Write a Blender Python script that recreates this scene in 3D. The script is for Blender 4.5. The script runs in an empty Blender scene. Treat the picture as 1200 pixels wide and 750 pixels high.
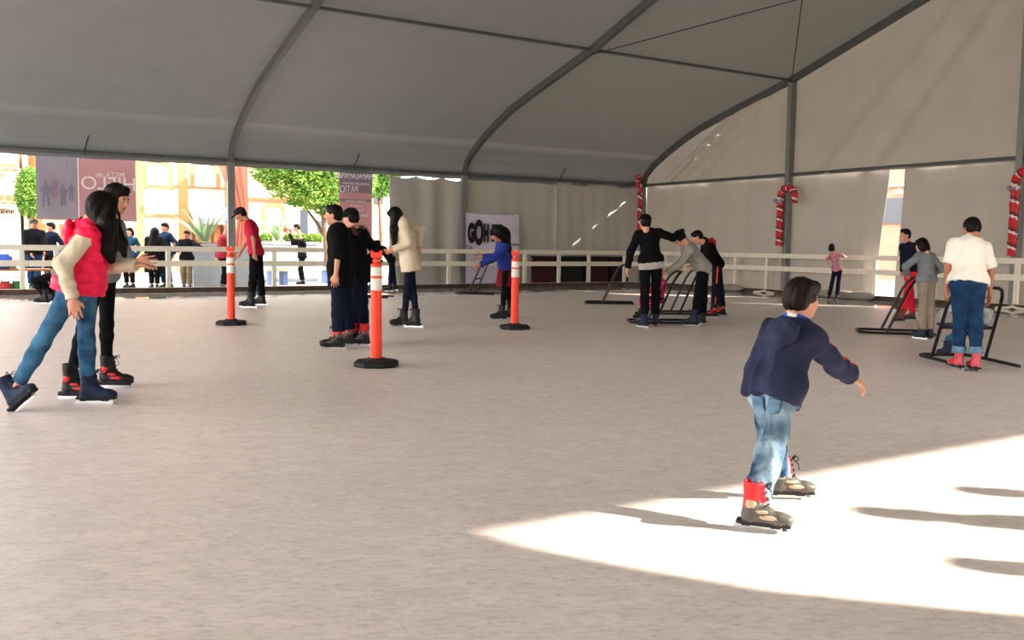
import bpy, bmesh, math, random
import numpy as np
from mathutils import Vector, Matrix

sc = bpy.context.scene
COL = sc.collection
PI = math.pi
# ------------------------------------------------------------------ camera, sky, sun, exposure
F_PX, CAM_H, PITCH, ROLL = 1080.0, 1.2, math.radians(4.643), math.radians(0.765)
_f = np.array([0, math.cos(PITCH), -math.sin(PITCH)]); _u0 = np.array([0, math.sin(PITCH), math.cos(PITCH)]); _r0 = np.array([1.0, 0, 0])
CR = _r0 * math.cos(ROLL) + _u0 * math.sin(ROLL)
CU = _u0 * math.cos(ROLL) - _r0 * math.sin(ROLL)
cam_data = bpy.data.cameras.new('camera')
cam_data.sensor_width = 36.0
cam_data.lens = F_PX * 36.0 / 1200.0
cam_data.clip_end = 400
cam = bpy.data.objects.new('camera', cam_data)
COL.objects.link(cam)
M = Matrix(((CR[0], CU[0], -_f[0], 0), (CR[1], CU[1], -_f[1], 0), (CR[2], CU[2], -_f[2], CAM_H), (0, 0, 0, 1)))
cam.matrix_world = M
sc.camera = cam

world = bpy.data.worlds.new('sky'); sc.world = world
world.use_nodes = True
wn = world.node_tree; wn.nodes.clear()
w_out = wn.nodes.new('ShaderNodeOutputWorld'); w_bg = wn.nodes.new('ShaderNodeBackground')
w_tc = wn.nodes.new('ShaderNodeTexCoord'); w_sep = wn.nodes.new('ShaderNodeSeparateXYZ'); w_ramp = wn.nodes.new('ShaderNodeValToRGB')
w_ramp.color_ramp.elements[0].position = 0.0; w_ramp.color_ramp.elements[0].color = (1.0, 0.93, 0.86, 1)
w_ramp.color_ramp.elements[1].position = 0.8; w_ramp.color_ramp.elements[1].color = (0.82, 0.83, 0.86, 1)
wn.links.new(w_tc.outputs['Generated'], w_sep.inputs[0]); wn.links.new(w_sep.outputs['Z'], w_ramp.inputs[0])
wn.links.new(w_ramp.outputs[0], w_bg.inputs[0]); wn.links.new(w_bg.outputs[0], w_out.inputs[0])
w_bg.inputs[1].default_value = 3.2

SUN_AZ, SUN_EL = math.radians(-13.0), math.radians(25.7)
S_DIR = Vector((math.cos(SUN_AZ) * math.cos(SUN_EL), math.sin(SUN_AZ) * math.cos(SUN_EL), math.sin(SUN_EL)))   # towards the sun
sd = bpy.data.lights.new('sun', 'SUN'); sd.energy = 9.0; sd.angle = math.radians(0.9); sd.color = (1.0, 0.90, 0.76)
sun = bpy.data.objects.new('sun', sd); COL.objects.link(sun)
sun.rotation_euler = S_DIR.to_track_quat('Z', 'Y').to_euler()
sun.location = (30, -8, 20)
sc.view_settings.view_transform = 'Standard'; sc.view_settings.look = 'None'
sc.view_settings.gamma = 1.0; sc.view_settings.use_curve_mapping = False
sc.view_settings.exposure = 1.28

# ------------------------------------------------------------------ plan geometry
def ray(x, y):
    return CR * ((x - 600) / F_PX) - CU * ((y - 375) / F_PX) + _f
def G(x, y, z=0.0):                       # point of height z seen at a pixel of the 1200x750 photo
    d = ray(x, y); p = d * ((z - CAM_H) / d[2]); return Vector((p[0], p[1], z))
def D(x, y, Y):                           # point at ground distance Y seen at a pixel
    d = ray(x, y); p = d * (Y / d[1]); return Vector((p[0], p[1], p[2] + CAM_H))
ANG = math.radians(32.0)
TU = np.array([math.cos(ANG), math.sin(ANG)]); TV = np.array([math.sin(ANG), -math.cos(ANG)])
TC = np.array([4.11, 29.585])
def W(q, t, z=0.0):                       # tent plan: q along the long side, t across
    p = TC + q * TU + t * TV; return Vector((p[0], p[1], z))
def QT(p):
    d = np.array([p[0], p[1]]) - TC; return float(d @ TU), float(d @ TV)
def WL(px, py, t):                        # (q, z) on the plane t = const
    d = ray(px, py); o = -TC - t * TV; s = -(o @ TV) / (d[:2] @ TV); p = o + d[:2] * s
    return float(p @ TU), float(CAM_H + d[2] * s)
def WG(px, py, q):                        # (t, z) on the plane q = const
    d = ray(px, py); o = -TC - q * TU; s = -(o @ TU) / (d[:2] @ TU); p = o + d[:2] * s
    return float(p @ TV), float(CAM_H + d[2] * s)

# ------------------------------------------------------------------ helpers
def link(o, parent=None):
    COL.objects.link(o)
    if parent is not None:
        o.parent = parent
    return o
def tag(o, label=None, cat=None, group=None, kind=None):
    if label: o['label'] = label
    if cat: o['category'] = cat
    if group: o['group'] = group
    if kind: o['kind'] = kind
    return o
def empty(name, loc, label=None, cat=None, group=None, rz=0.0):
    o = bpy.data.objects.new(name, None); o.empty_display_size = 0.1
    o.location = loc; o.rotation_euler = (0, 0, rz); link(o)
    return tag(o, label, cat, group)
def mesh_obj(name, verts, faces, mats, parent=None, origin=None, mi=None, smooth=False):
    """one mesh object; verts in world space, stored relative to the parent (or to origin)"""
    me = bpy.data.meshes.new(name)
    verts = np.asarray(verts, dtype=np.float64)
    o = bpy.data.objects.new(name, me)
    if parent is not None:
        mw = Matrix.Translation(parent.location) @ parent.rotation_euler.to_matrix().to_4x4()
        if parent.parent is not None:
            mw = parent.get('_mw_done') or mw
        inv = np.array(mw.inverted())
        verts = verts @ inv[:3, :3].T + inv[:3, 3]
    elif origin is not None:
        verts = verts - np.array(origin)
        o.location = origin
    me.from_pydata(verts.tolist(), [], [list(map(int, f)) for f in faces])
    if not isinstance(mats, (list, tuple)): mats = [mats]
    for m in mats: me.materials.append(m)
    if mi is not None: me.polygons.foreach_set('material_index', np.asarray(mi, dtype=np.int32))
    if smooth: me.polygons.foreach_set('use_smooth', np.ones(len(me.polygons), dtype=bool))
    me.update()
    return link(o, parent)

class MB:
    """collects shapes in world space and links them as ONE mesh object"""
    def __init__(s): s.v = []; s.f = []; s.m = []; s.cur = 0
    def add(s, vs, fs):
        n = len(s.v); s.v += [tuple(p) for p in vs]; s.f += [[i + n for i in f] for f in fs]; s.m += [s.cur] * len(fs); return s
    def hexa(s, c):   # 8 corners: bottom 0-3, top 4-7
        return s.add(c, [(0, 3, 2, 1), (4, 5, 6, 7), (0, 1, 5, 4), (1, 2, 6, 5), (2, 3, 7, 6), (3, 0, 4, 7)])
    def tbox(s, q0, q1, t0, t1, z0, z1):      # box aligned to the tent plan
        return s.hexa([W(q0, t0, z0), W(q1, t0, z0), W(q1, t1, z0), W(q0, t1, z0), W(q0, t0, z1), W(q1, t0, z1), W(q1, t1, z1), W(q0, t1, z1)])
    def box(s, c, size, R=None):
        R = R or Matrix.Identity(3); c = Vector(c); x, y, z = [k / 2 for k in size]
        P = [(-x, -y, -z), (x, -y, -z), (x, y, -z), (-x, y, -z), (-x, -y, z), (x, -y, z), (x, y, z), (-x, y, z)]
        return s.hexa([c + R @ Vector(p) for p in P])
    def rbox(s, c, size, R=None, b=0.01):     # box with bevelled edges
        bm = bmesh.new(); bmesh.ops.create_cube(bm, size=1)
        for v in bm.verts: v.co = Vector((v.co.x * size[0], v.co.y * size[1], v.co.z * size[2]))
        bmesh.ops.bevel(bm, geom=list(bm.edges), offset=b, segments=2, affect='EDGES')
        R = R or Matrix.Identity(3); c = Vector(c)
        bm.verts.index_update(); s.add([c + R @ v.co for v in bm.verts], [[v.index for v in f.verts] for f in bm.faces]); bm.free(); return s
    def bar(s, a, b, w, h, up=(0, 0, 1)):     # rectangular bar from a to b
        a = Vector(a); b = Vector(b); d = (b - a).normalized(); x = d.cross(Vector(up))
        if x.length < 1e-4: x = d.cross(Vector((1, 0, 0)))
        x.normalize(); y = x.cross(d)
        c = []
        for p in (a, b): c += [p - x * w / 2 - y * h / 2, p + x * w / 2 - y * h / 2, p + x * w / 2 + y * h / 2, p - x * w / 2 + y * h / 2]
        return s.hexa(c)
    def tube(s, pts, r, n=10, caps=True, closed=False):
        pts = [Vector(p) for p in pts]; N = len(pts); rs = r if isinstance(r, (list, tuple)) else [r] * N
        T = []
        for i in range(N):
            a = pts[(i - 1) % N] if (i > 0 or closed) else pts[i]; b = pts[(i + 1) % N] if (i < N - 1 or closed) else pts[i]
            T.append((b - a).normalized())
        x = T[0].cross(Vector((0, 0, 1)))
        if x.length < 1e-3: x = T[0].cross(Vector((1, 0, 0)))
        x.normalize(); vs = []
        for i in range(N):
            x = (x - T[i] * x.dot(T[i])).normalized(); y = T[i].cross(x)
            for k in range(n):
                a = 2 * PI * k / n; vs.append(pts[i] + (x * math.cos(a) + y * math.sin(a)) * rs[i])
        fs = []
        for i in range(N if closed else N - 1):
            j = (i + 1) % N
            for k in range(n):
                l = (k + 1) % n; fs.append((i * n + k, i * n + l, j * n + l, j * n + k))
        if caps and not closed:
            fs.append(tuple(range(n - 1, -1, -1))); fs.append(tuple((N - 1) * n + k for k in range(n)))
        return s.add(vs, fs)
    def lathe(s, c, prof, n=24, R=None):      # prof: (radius, height)
        c = Vector(c); R = R or Matrix.Identity(3); vs = []
        for r, z in prof:
            for k in range(n):
                a = 2 * PI * k / n; vs.append(c + R @ Vector((r * math.cos(a), r * math.sin(a), z)))
        fs = []
        for i in range(len(prof) - 1):
            for k in range(n):
                l = (k + 1) % n; fs.append((i * n + k, i * n + l, (i + 1) * n + l, (i + 1) * n + k))
        fs.append(tuple(range(n - 1, -1, -1))); fs.append(tuple((len(prof) - 1) * n + k for k in range(n)))
        return s.add(vs, fs)
    def ball(s, c, r, R=None, n=14):
        rr = r if isinstance(r, (list, tuple)) else (r, r, r); c = Vector(c); R = R or Matrix.Identity(3)
        vs = []; m = n // 2
        for i in range(1, m):
            th = PI * i / m
            for k in range(n):
                a = 2 * PI * k / n; vs.append(c + R @ Vector((rr[0] * math.sin(th) * math.cos(a), rr[1] * math.sin(th) * math.sin(a), rr[2] * math.cos(th))))
        top = len(vs); vs.append(c + R @ Vector((0, 0, rr[2]))); vs.append(c - R @ Vector((0, 0, rr[2])))
        fs = []
        for i in range(m - 2):
            for k in range(n):
                l = (k + 1) % n; fs.append((i * n + k, (i + 1) * n + k, (i + 1) * n + l, i * n + l))
        for k in range(n):
            l = (k + 1) % n; fs.append((top, k, l)); fs.append((top + 1, (m - 2) * n + l, (m - 2) * n + k))
        return s.add(vs, fs)
    def grid(s, P):                           # P[i][j] of points -> sheet
        n = len(P); m = len(P[0]); vs = [p for row in P for p in row]
        return s.add(vs, [(i * m + j, (i + 1) * m + j, (i + 1) * m + j + 1, i * m + j + 1) for i in range(n - 1) for j in range(m - 1)])
    def sheet(s, P, th, nrm):                 # sheet with a thickness th along nrm
        n = len(P); m = len(P[0]); nv = Vector(nrm) * th
        A = [Vector(p) for row in P for p in row]; B = [p + nv for p in A]; N = n * m
        fs = [(i * m + j, (i + 1) * m + j, (i + 1) * m + j + 1, i * m + j + 1) for i in range(n - 1) for j in range(m - 1)]
        fs += [tuple(N + k for k in reversed(f)) for f in fs]
        b = [j for j in range(m)] + [i * m + m - 1 for i in range(1, n)] + [(n - 1) * m + j for j in range(m - 2, -1, -1)] + [i * m for i in range(n - 2, 0, -1)]
        for k in range(len(b)):
            a, c = b[k], b[(k + 1) % len(b)]; fs.append((a, c, c + N, a + N))
        return s.add(A + B, fs)
    def build(s, name, mats, parent=None, smooth=False, origin=None):
        if parent is None and origin is None:
            a = np.array([list(v) for v in s.v]); origin = ((a[:, 0].min() + a[:, 0].max()) / 2, (a[:, 1].min() + a[:, 1].max()) / 2, a[:, 2].min())
        o = mesh_obj(name, [list(v) for v in s.v], s.f, mats, parent, origin, s.m, smooth)
        return o

def autosmooth(o, deg=40):
    me = o.data
    bm = bmesh.new(); bm.from_mesh(me); bmesh.ops.recalc_face_normals(bm, faces=bm.faces)
    for e in bm.edges:
        e.smooth = not (len(e.link_faces) == 2 and e.calc_face_angle(0) > math.radians(deg))
    for f in bm.faces: f.smooth = True
    bm.to_mesh(me); bm.free(); return o

# ------------------------------------------------------------------ materials
def srgb(h):
    if isinstance(h, str):
        c = [int(h[i:i + 2], 16) / 255 for i in (0, 2, 4)]
    else: c = h
    return tuple((x / 12.92 if x <= 0.04045 else ((x + 0.055) / 1.055) ** 2.4) for x in c) + (1,)
def mat(name, col, rough=0.8, metal=0.0, var=0.0, scale=20.0, bump=0.0, bscale=None, stretch=(1, 1, 1), spec=0.3, sheen=0.0, trans=0.0, coord='Object', col2=None, detail=4, tcol=None):
    m = bpy.data.materials.new(name); m.use_nodes = True; nt = m.node_tree; b = nt.nodes['Principled BSDF']
    c = srgb(col); b.inputs['Base Color'].default_value = c
    b.inputs['Roughness'].default_value = rough; b.inputs['Metallic'].default_value = metal
    b.inputs['Specular IOR Level'].default_value = spec
    if sheen: b.inputs['Sheen Weight'].default_value = sheen
    tc = nt.nodes.new('ShaderNodeTexCoord'); mp = nt.nodes.new('ShaderNodeMapping'); mp.inputs['Scale'].default_value = stretch
    nt.links.new(tc.outputs[coord], mp.inputs[0])
    if var > 0 or col2:
        n = nt.nodes.new('ShaderNodeTexNoise'); n.inputs['Scale'].default_value = scale; n.inputs['Detail'].default_value = detail
        nt.links.new(mp.outputs[0], n.inputs['Vector'])
        r = nt.nodes.new('ShaderNodeValToRGB'); r.color_ramp.elements[0].position = 0.35; r.color_ramp.elements[1].position = 0.65
        d = srgb(col2) if col2 else tuple(min(1, x * (1 + var)) for x in c[:3]) + (1,)
        a = c if col2 else tuple(x * (1 - var) for x in c[:3]) + (1,)
        r.color_ramp.elements[0].color = a; r.color_ramp.elements[1].color = d
        nt.links.new(n.outputs[0], r.inputs[0]); nt.links.new(r.outputs[0], b.inputs['Base Color'])
    if bump > 0:
        n2 = nt.nodes.new('ShaderNodeTexNoise'); n2.inputs['Scale'].default_value = bscale or scale * 2; n2.inputs['Detail'].default_value = 5
        nt.links.new(mp.outputs[0], n2.inputs['Vector'])
        bp = nt.nodes.new('ShaderNodeBump'); bp.inputs['Strength'].default_value = min(1, bump); bp.inputs['Distance'].default_value = 0.01 * max(1, bump)
        nt.links.new(n2.outputs[0], bp.inputs['Height']); nt.links.new(bp.outputs[0], b.inputs['Normal'])
    if trans > 0:
        out = nt.nodes['Material Output']; tr = nt.nodes.new('ShaderNodeBsdfTranslucent'); tr.inputs[0].default_value = srgb(tcol) if tcol else c
        mx = nt.nodes.new('ShaderNodeMixShader'); mx.inputs[0].default_value = trans
        nt.links.new(b.outputs[0], mx.inputs[1]); nt.links.new(tr.outputs[0], mx.inputs[2]); nt.links.new(mx.outputs[0], out.inputs[0])
    return m

def ice_material():
    m = bpy.data.materials.new('rink_ice'); m.use_nodes = True; nt = m.node_tree; N = nt.nodes; L = nt.links; b = N['Principled BSDF']
    tc = N.new('ShaderNodeTexCoord')
    def noise(scale, stretch, rot=0.0, detail=6, rough=0.6):
        mp = N.new('ShaderNodeMapping'); mp.inputs['Scale'].default_value = stretch; mp.inputs['Rotation'].default_value = (0, 0, rot)
        L.new(tc.outputs['Object'], mp.inputs[0])
        n = N.new('ShaderNodeTexNoise'); n.inputs['Scale'].default_value = scale; n.inputs['Detail'].default_value = detail; n.inputs['Roughness'].default_value = rough
        L.new(mp.outputs[0], n.inputs['Vector']); return n
    def ramp(src, p0, p1, c0, c1):
        r = N.new('ShaderNodeValToRGB'); r.color_ramp.elements[0].position = p0; r.color_ramp.elements[1].position = p1
        r.color_ramp.elements[0].color = c0; r.color_ramp.elements[1].color = c1; L.new(src, r.inputs[0]); return r
    def mix(a, bb, fac, mode='MULTIPLY'):
        x = N.new('ShaderNodeMix'); x.data_type = 'RGBA'; x.blend_type = mode; x.inputs[0].default_value = 1.0
        if hasattr(fac, 'is_output'): L.new(fac, x.inputs[0])
        else: x.inputs[0].default_value = fac
        L.new(a, x.inputs[6]); L.new(bb, x.inputs[7]); return x
    big = ramp(noise(0.5, (1, 1, 1)).outputs[0], 0.35, 0.7, (0.76, 0.685, 0.625, 1), (0.85, 0.745, 0.70, 1))
    s1 = ramp(noise(6, (0.8, 1.5, 1), math.radians(-35)).outputs[0], 0.38, 0.62, (0.82, 0.81, 0.81, 1), (1, 1, 1, 1))
    s2 = ramp(noise(26, (0.6, 1.6, 1), math.radians(-50), 12, 0.8).outputs[0], 0.36, 0.52, (0.66, 0.64, 0.63, 1), (1, 1, 1, 1))
    s3 = ramp(noise(16, (0.35, 2.0, 1), math.radians(-62), 10, 0.75).outputs[0], 0.32, 0.40, (0.70, 0.70, 0.71, 1), (1, 1, 1, 1))
    c = mix(big.outputs[0], s1.outputs[0], 0.6); c = mix(c.outputs[2], s2.outputs[0], 0.85); c = mix(c.outputs[2], s3.outputs[0], 0.7)
    # thin curved blade cuts
    mp = N.new('ShaderNodeMapping'); mp.inputs['Scale'].default_value = (0.5, 1.5, 1); L.new(tc.outputs['Object'], mp.inputs[0])
    wrp = noise(1.2, (1, 1, 1)); ad = N.new('ShaderNodeVectorMath'); ad.operation = 'ADD'; L.new(mp.outputs[0], ad.inputs[0]); L.new(wrp.outputs[1], ad.inputs[1])
    vo = N.new('ShaderNodeTexVoronoi'); vo.feature = 'DISTANCE_TO_EDGE'; vo.inputs['Scale'].default_value = 1.1; L.new(ad.outputs[0], vo.inputs['Vector'])
    cut = ramp(vo.outputs['Distance'], 0.0, 0.006, (0.80, 0.80, 0.80, 1), (1, 1, 1, 1)); c = mix(c.outputs[2], cut.outputs[0], 0.5)
    # wet darker film along the kick boards (a real band of melt water)
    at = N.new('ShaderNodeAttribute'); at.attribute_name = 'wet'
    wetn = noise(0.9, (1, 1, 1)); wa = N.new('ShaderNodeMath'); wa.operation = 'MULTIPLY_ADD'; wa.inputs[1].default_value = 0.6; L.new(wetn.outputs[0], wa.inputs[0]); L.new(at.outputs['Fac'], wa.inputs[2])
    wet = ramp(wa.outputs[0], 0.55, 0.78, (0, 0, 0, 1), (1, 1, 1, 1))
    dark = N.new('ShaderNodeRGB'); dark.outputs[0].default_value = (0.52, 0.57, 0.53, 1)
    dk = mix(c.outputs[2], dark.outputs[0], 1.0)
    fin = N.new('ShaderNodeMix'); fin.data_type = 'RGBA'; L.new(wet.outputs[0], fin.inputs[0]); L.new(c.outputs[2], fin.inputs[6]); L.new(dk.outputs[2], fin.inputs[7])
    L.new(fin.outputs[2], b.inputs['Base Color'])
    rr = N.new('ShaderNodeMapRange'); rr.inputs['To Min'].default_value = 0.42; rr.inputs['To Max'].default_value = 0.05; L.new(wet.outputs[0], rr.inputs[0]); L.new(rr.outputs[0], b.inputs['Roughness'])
    b.inputs['Specular IOR Level'].default_value = 0.4; b.inputs['IOR'].default_value = 1.31
    bm_ = N.new('ShaderNodeBump'); bm_.inputs['Strength'].default_value = 0.25; bm_.inputs['Distance'].default_value = 0.01
    L.new(s2.outputs[0], bm_.inputs['Height'])
    inv = N.new('ShaderNodeMath'); inv.operation = 'MULTIPLY_ADD'; inv.inputs[1].default_value = -0.24; inv.inputs[2].default_value = 0.25; L.new(wet.outputs[0], inv.inputs[0]); L.new(inv.outputs[0], bm_.inputs['Strength'])
    L.new(bm_.outputs[0], b.inputs['Normal'])
    return m

MT = {}
MT['ice'] = ice_material()
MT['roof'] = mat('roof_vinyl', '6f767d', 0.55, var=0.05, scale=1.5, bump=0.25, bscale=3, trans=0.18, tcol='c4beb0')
MT['wall'] = mat('wall_vinyl', 'a29f9b', 0.6, var=0.06, scale=1.2, bump=0.9, bscale=5, trans=0.165, tcol='c8c0b2')
MT['alu'] = mat('frame_aluminium', '5b5e5e', 0.45, metal=0.35, var=0.08, scale=3)
MT['post'] = mat('post_aluminium', '777a78', 0.5, metal=0.2, var=0.08, scale=3)
MT['steel_dark'] = mat('cable', '2c2c2c', 0.6)
MT['fence'] = mat('fence_vinyl', 'd8d0c0', 0.5, var=0.04, scale=6)
MT['curb'] = mat('kick_board', '4a3a31', 0.85, var=0.3, scale=8, bump=0.3)
MT['pave'] = mat('pavement', 'a59a8c', 0.9, var=0.12, scale=2, bump=0.3, coord='Object')
MT['stucco_w'] = mat('white_stucco', 'c9bdaa', 0.9, var=0.04, scale=3, bump=0.2)
MT['stucco_o'] = mat('orange_stucco', 'b97a4e', 0.9, var=0.08, scale=3, bump=0.2)
MT['stucco_p'] = mat('pink_stucco', 'c08672', 0.9, var=0.06, scale=3, bump=0.2)
MT['tile'] = mat('roof_tile', 'a8593c', 0.85, var=0.25, scale=8, bump=0.4)
MT['glass'] = mat('window_glass', '46505c', 0.15, spec=0.6)
MT['pane_w'] = mat('bright_window_glass', '9f978c', 0.3, spec=0.5)
MT['wood'] = mat('wood_frame', '8d5a3a', 0.7, var=0.15, scale=10)
MT['iron'] = mat('iron_bars', '8b7b6d', 0.6)
MT['leaf'] = mat('leaf', '5f8a35', 0.6, col2='3f6a2a', var=0.2, scale=1.5, trans=0.25)
MT['leaf_y'] = mat('bright_leaf', '93a94a', 0.6, col2='6d9038', var=0.2, scale=1.5, trans=0.25)
MT['bark'] = mat('bark', '5d4a3c', 0.95, var=0.2, bump=0.6)
MT['agave'] = mat('agave_leaf', '7fa077', 0.6, col2='a5b98f', var=0.2, scale=3)
MT['agave_y'] = mat('agave_edge', 'd8cf8a', 0.6)
MT['concrete'] = mat('planter_concrete', '8b9195', 0.9, var=0.08, scale=4, bump=0.3)
MT['black'] = mat('black_paint', '141414', 0.45)
MT['rubber'] = mat('black_rubber', '16171a', 0.7, bump=0.2, bscale=60)
MT['orange'] = mat('orange_plastic', 'f2401f', 0.45, spec=0.4, var=0.04, scale=10)
MT['refl'] = mat('reflective_white', 'e2dcd2', 0.5, var=0.05, scale=30)
MT['seatblk'] = mat('walker_steel', '17181b', 0.4, metal=0.2)

# ------------------------------------------------------------------ ground and ice
def plane(name, pts, m, z, sub=None):
    b = MB(); b.add([W(q, t, z) for q, t in pts], [tuple(range(len(pts)))])
    return tag(b.build(name, m), kind='structure')
plane('ground', [(-90, -60), (60, -60), (60, 70), (-90, 70)], MT['pave'], -0.03)
NQ, NTT = 120, 80
b = MB(); q0, q1, t0, t1 = -27.0, -0.1, 0.45, 24.0
P = [[W(q0 + (q1 - q0) * i / NQ, t0 + (t1 - t0) * j / NTT, 0) for j in range(NTT + 1)] for i in range(NQ + 1)]
b.grid(P); b.f = [tuple(reversed(f)) for f in b.f]
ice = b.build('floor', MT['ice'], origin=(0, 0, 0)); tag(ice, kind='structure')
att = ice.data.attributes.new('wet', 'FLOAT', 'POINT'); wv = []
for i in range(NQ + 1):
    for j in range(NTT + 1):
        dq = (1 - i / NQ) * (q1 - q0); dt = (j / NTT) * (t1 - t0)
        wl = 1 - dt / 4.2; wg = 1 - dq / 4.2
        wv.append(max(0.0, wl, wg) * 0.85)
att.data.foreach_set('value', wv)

# ------------------------------------------------------------------ the tent
ZE = 3.15
FRAMES = [0.0, -6.5, -13.0, -19.5, -26.0]
PROF = [(0.0, ZE), (0.12, 3.45), (0.45, 3.72), (1.1, 4.08), (1.8, 4.40), (2.5, 4.68), (4.0, 5.10), (5.9, 5.60), (12.1, 7.70)]
PROF = PROF + [(24.2 - t, z) for t, z in reversed(PROF[:-1])]
def roof_z(t):
    for (a, za), (c, zc) in zip(PROF, PROF[1:]):
        if a <= t <= c: return za + (zc - za) * (t - a) / (c - a)
    return ZE
# roof skin, one sheet, slightly sagging between the frames
ts = []
for (a, za), (c, zc) in zip(PROF, PROF[1:]):
    n = 1 if c - a < 1 else 5
    ts += [a + (c - a) * k / n for k in range(n)]
ts.append(24.2)
ts = [-0.07] + ts + [24.27]
def zr(t): return roof_z(min(24.2, max(0, t))) + (0.09 if 0 <= t <= 24.2 else -0.02)
P = []
for bay in range(len(FRAMES) - 1):
    for k in range(6):
        q = FRAMES[bay] + (FRAMES[bay + 1] - FRAMES[bay]) * k / 6; s = math.sin(PI * k / 6)
        P.append([W(q, t, zr(t) - 0.05 * s * math.sin(PI * min(1, max(0, t / 24.2)))) for t in ts])
P.append([W(FRAMES[-1], t, zr(t)) for t in ts])
b = MB(); b.sheet(P, 0.01, (0, 0, 1)); roof = b.build('ceiling', MT['roof'], smooth=False); tag(roof, kind='structure'); autosmooth(roof, 50)
# valance hanging under the long eaves
for nm, t in (('trim_1', -0.06), ('trim_2', 24.26)):
    P = []
    for k in range(79):
        q = -k / 3.0; P.append([W(q, t + 0.012 * math.sin(q * 7), z) for z in (ZE + 0.16, ZE, ZE - (0.12 if t < 0 else 0.0) - 0.012 * math.sin(q * 5))])
    b = MB(); b.sheet(P, 0.006, Vector((TV[0], TV[1], 0)) * (-1 if t < 0 else 1)); tag(b.build(nm, MT['roof']), kind='structure')
# rafters
for q in FRAMES:
    b = MB()
    for (a, za), (c, zc) in zip(PROF, PROF[1:]):
        d = Vector((0, c - a, zc - za)).normalized() * 0.03
        b.bar(W(q, a, za) , W(q, c + d[1] * 0.5, zc + d[2] * 0.5), 0.11, 0.17)
    tag(b.build('rafter', MT['alu']), kind='structure')
def column(q, t, z1, z0=0.0):
    b = MB()
    for dq in (-0.045, 0.045): b.bar(W(q + dq, t, z0 - 0.02), W(q + dq, t, z1), 0.085, 0.14, up=(TV[0], TV[1], 0))
    b.bar(W(q, t, z0 - 0.02), W(q, t, z1), 0.1, 0.10, up=(TV[0], TV[1], 0))
    b.tbox(q - 0.16, q + 0.16, t - 0.16, t + 0.16, -0.025, 0.0)
    tag(b.build('column', MT['post']), kind='structure')
for q in FRAMES:
    column(q, 0.0, ZE); column(q - (.45 if q == -13.0 else 0), 24.2, ZE)
for t in (5.95, 12.1, 18.2): column(-0.02, t, roof_z(t) - 0.08)
# purlins: eaves, quarter lines, ridge
for t, z in ((0, ZE), (5.9, 5.60), (12.1, 7.70), (18.3, 5.60), (24.2, ZE)):
    for a, c in zip(FRAMES, FRAMES[1:]):
        b = MB(); b.tube([W(a - 0.06, t, z), W(c + 0.06, t, z)], 0.036 if 1 < t < 23 else 0.045, 8)
        tag(autosmooth(b.build('purlin', MT['alu'])), kind='structure')
for a, c in ((0.0, 5.95), (5.95, 12.1), (12.1, 18.2), (18.2, 24.2)):   # gable rail
    b = MB(); b.tube([W(-0.03, a + 0.07, ZE + 0.0), W(-0.03, c - 0.07, ZE + 0.0)], 0.04, 8); tag(autosmooth(b.build('gable_rail', MT['alu'])), kind='structure')
# wind bracing cables of the end bay
for A, B in (((-6.5, 5.9, 5.5), (0, 12.1, 7.6)), ((0, 5.9, 5.5), (-6.5, 12.1, 7.6))):
    b = MB(); b.tube([W(*A), W(*B)], 0.012, 6); tag(b.build('bracing_cable', MT['steel_dark']), kind='structure')
for q in (-3.25, -19.5 + 3.25, -9.8):        # short eave hooks
    b = MB(); b.tube([W(q, 0.02, ZE - 0.05), W(q, 0.06, ZE + 0.06), W(q + .06, 0.25, ZE + 0.36)], 0.016, 6); tag(b.build('eave_hook', MT['steel_dark']), kind='structure')

# ------------------------------------------------------------------ side walls of vinyl
rng = random.Random(4)
def curtain(name, axis, a0, a1, pos, z0=0.03, z1=ZE - 0.03, amp=0.03, seed=1, sag=0.0, bow=None, outward=1, m='wall', n=None):
    """a hanging vinyl panel along q (axis 'q', at t=pos) or along t (axis 't', at q=pos)"""
    r = random.Random(seed); ph = [r.uniform(0, 6.28) for _ in range(6)]; fr = [r.uniform(.8, 1.3) for _ in range(6)]
    n = n or max(6, int(abs(a1 - a0) * 9)); P = []
    for i in range(n + 1):
        u = i / n; row = []
        for j in range(13):
            w = j / 12; z = z0 + (z1 - z0) * w
            zz = z + (0.04 * abs(math.sin(u * PI * abs(a1 - a0) / 0.8)) * -sag if j == 12 else 0)
            x = a0 + (a1 - a0) * u
            if bow: x += bow(u, w)
            k = 0.55 + 0.9 * (1 - w)
            d = amp * k * (math.sin(x * 5.1 * fr[0] + ph[0] + .5 * math.sin(z * 2 + ph[1])) * .6 + .35 * math.sin(x * 11.3 * fr[1] + ph[2] + z * .7) + .3 * math.sin(z * 2.3 + ph[3] + x * 1.4) * math.sin(x * 1.7 + ph[4]))
            d -= 0.0
            row.append(W(x, pos + d, zz) if axis == 'q' else W(pos + d, x, zz))
        P.append(row)
    b = MB(); nr = Vector((TV[0], TV[1], 0)) if axis == 'q' else Vector((TU[0], TU[1], 0))
    b.sheet(P, 0.006, nr * outward); o = b.build(name, MT[m]); autosmooth(o, 60); return tag(o, kind='structure')
curtain('wall_left', 'q', -3.30, -0.02, -0.06, amp=0.035, seed=3)
curtain('wall_left.001', 'q', -6.5, -3.24, -0.10, amp=0.035, seed=5)
curtain('wall_left.002', 'q', -8.75, -6.55, -0.08, z1=ZE - 0.10, amp=0.09, seed=8, sag=2.0)
curtain('wall_back', 't', 0.02, 5.95, 0.12, amp=0.05, seed=11)
curtain('wall_back.001', 't', 5.97, 8.72, 0.12, amp=0.045, seed=12, bow=lambda u, w: 0.30 * (w - .45) * max(0, u - .8) * 5)
curtain('wall_back.002', 't', 9.30, 12.72, 0.12, amp=0.05, seed=13, bow=lambda u, w: -0.10 * (1 - w) * max(0, .2 - u) * 5)
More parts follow.
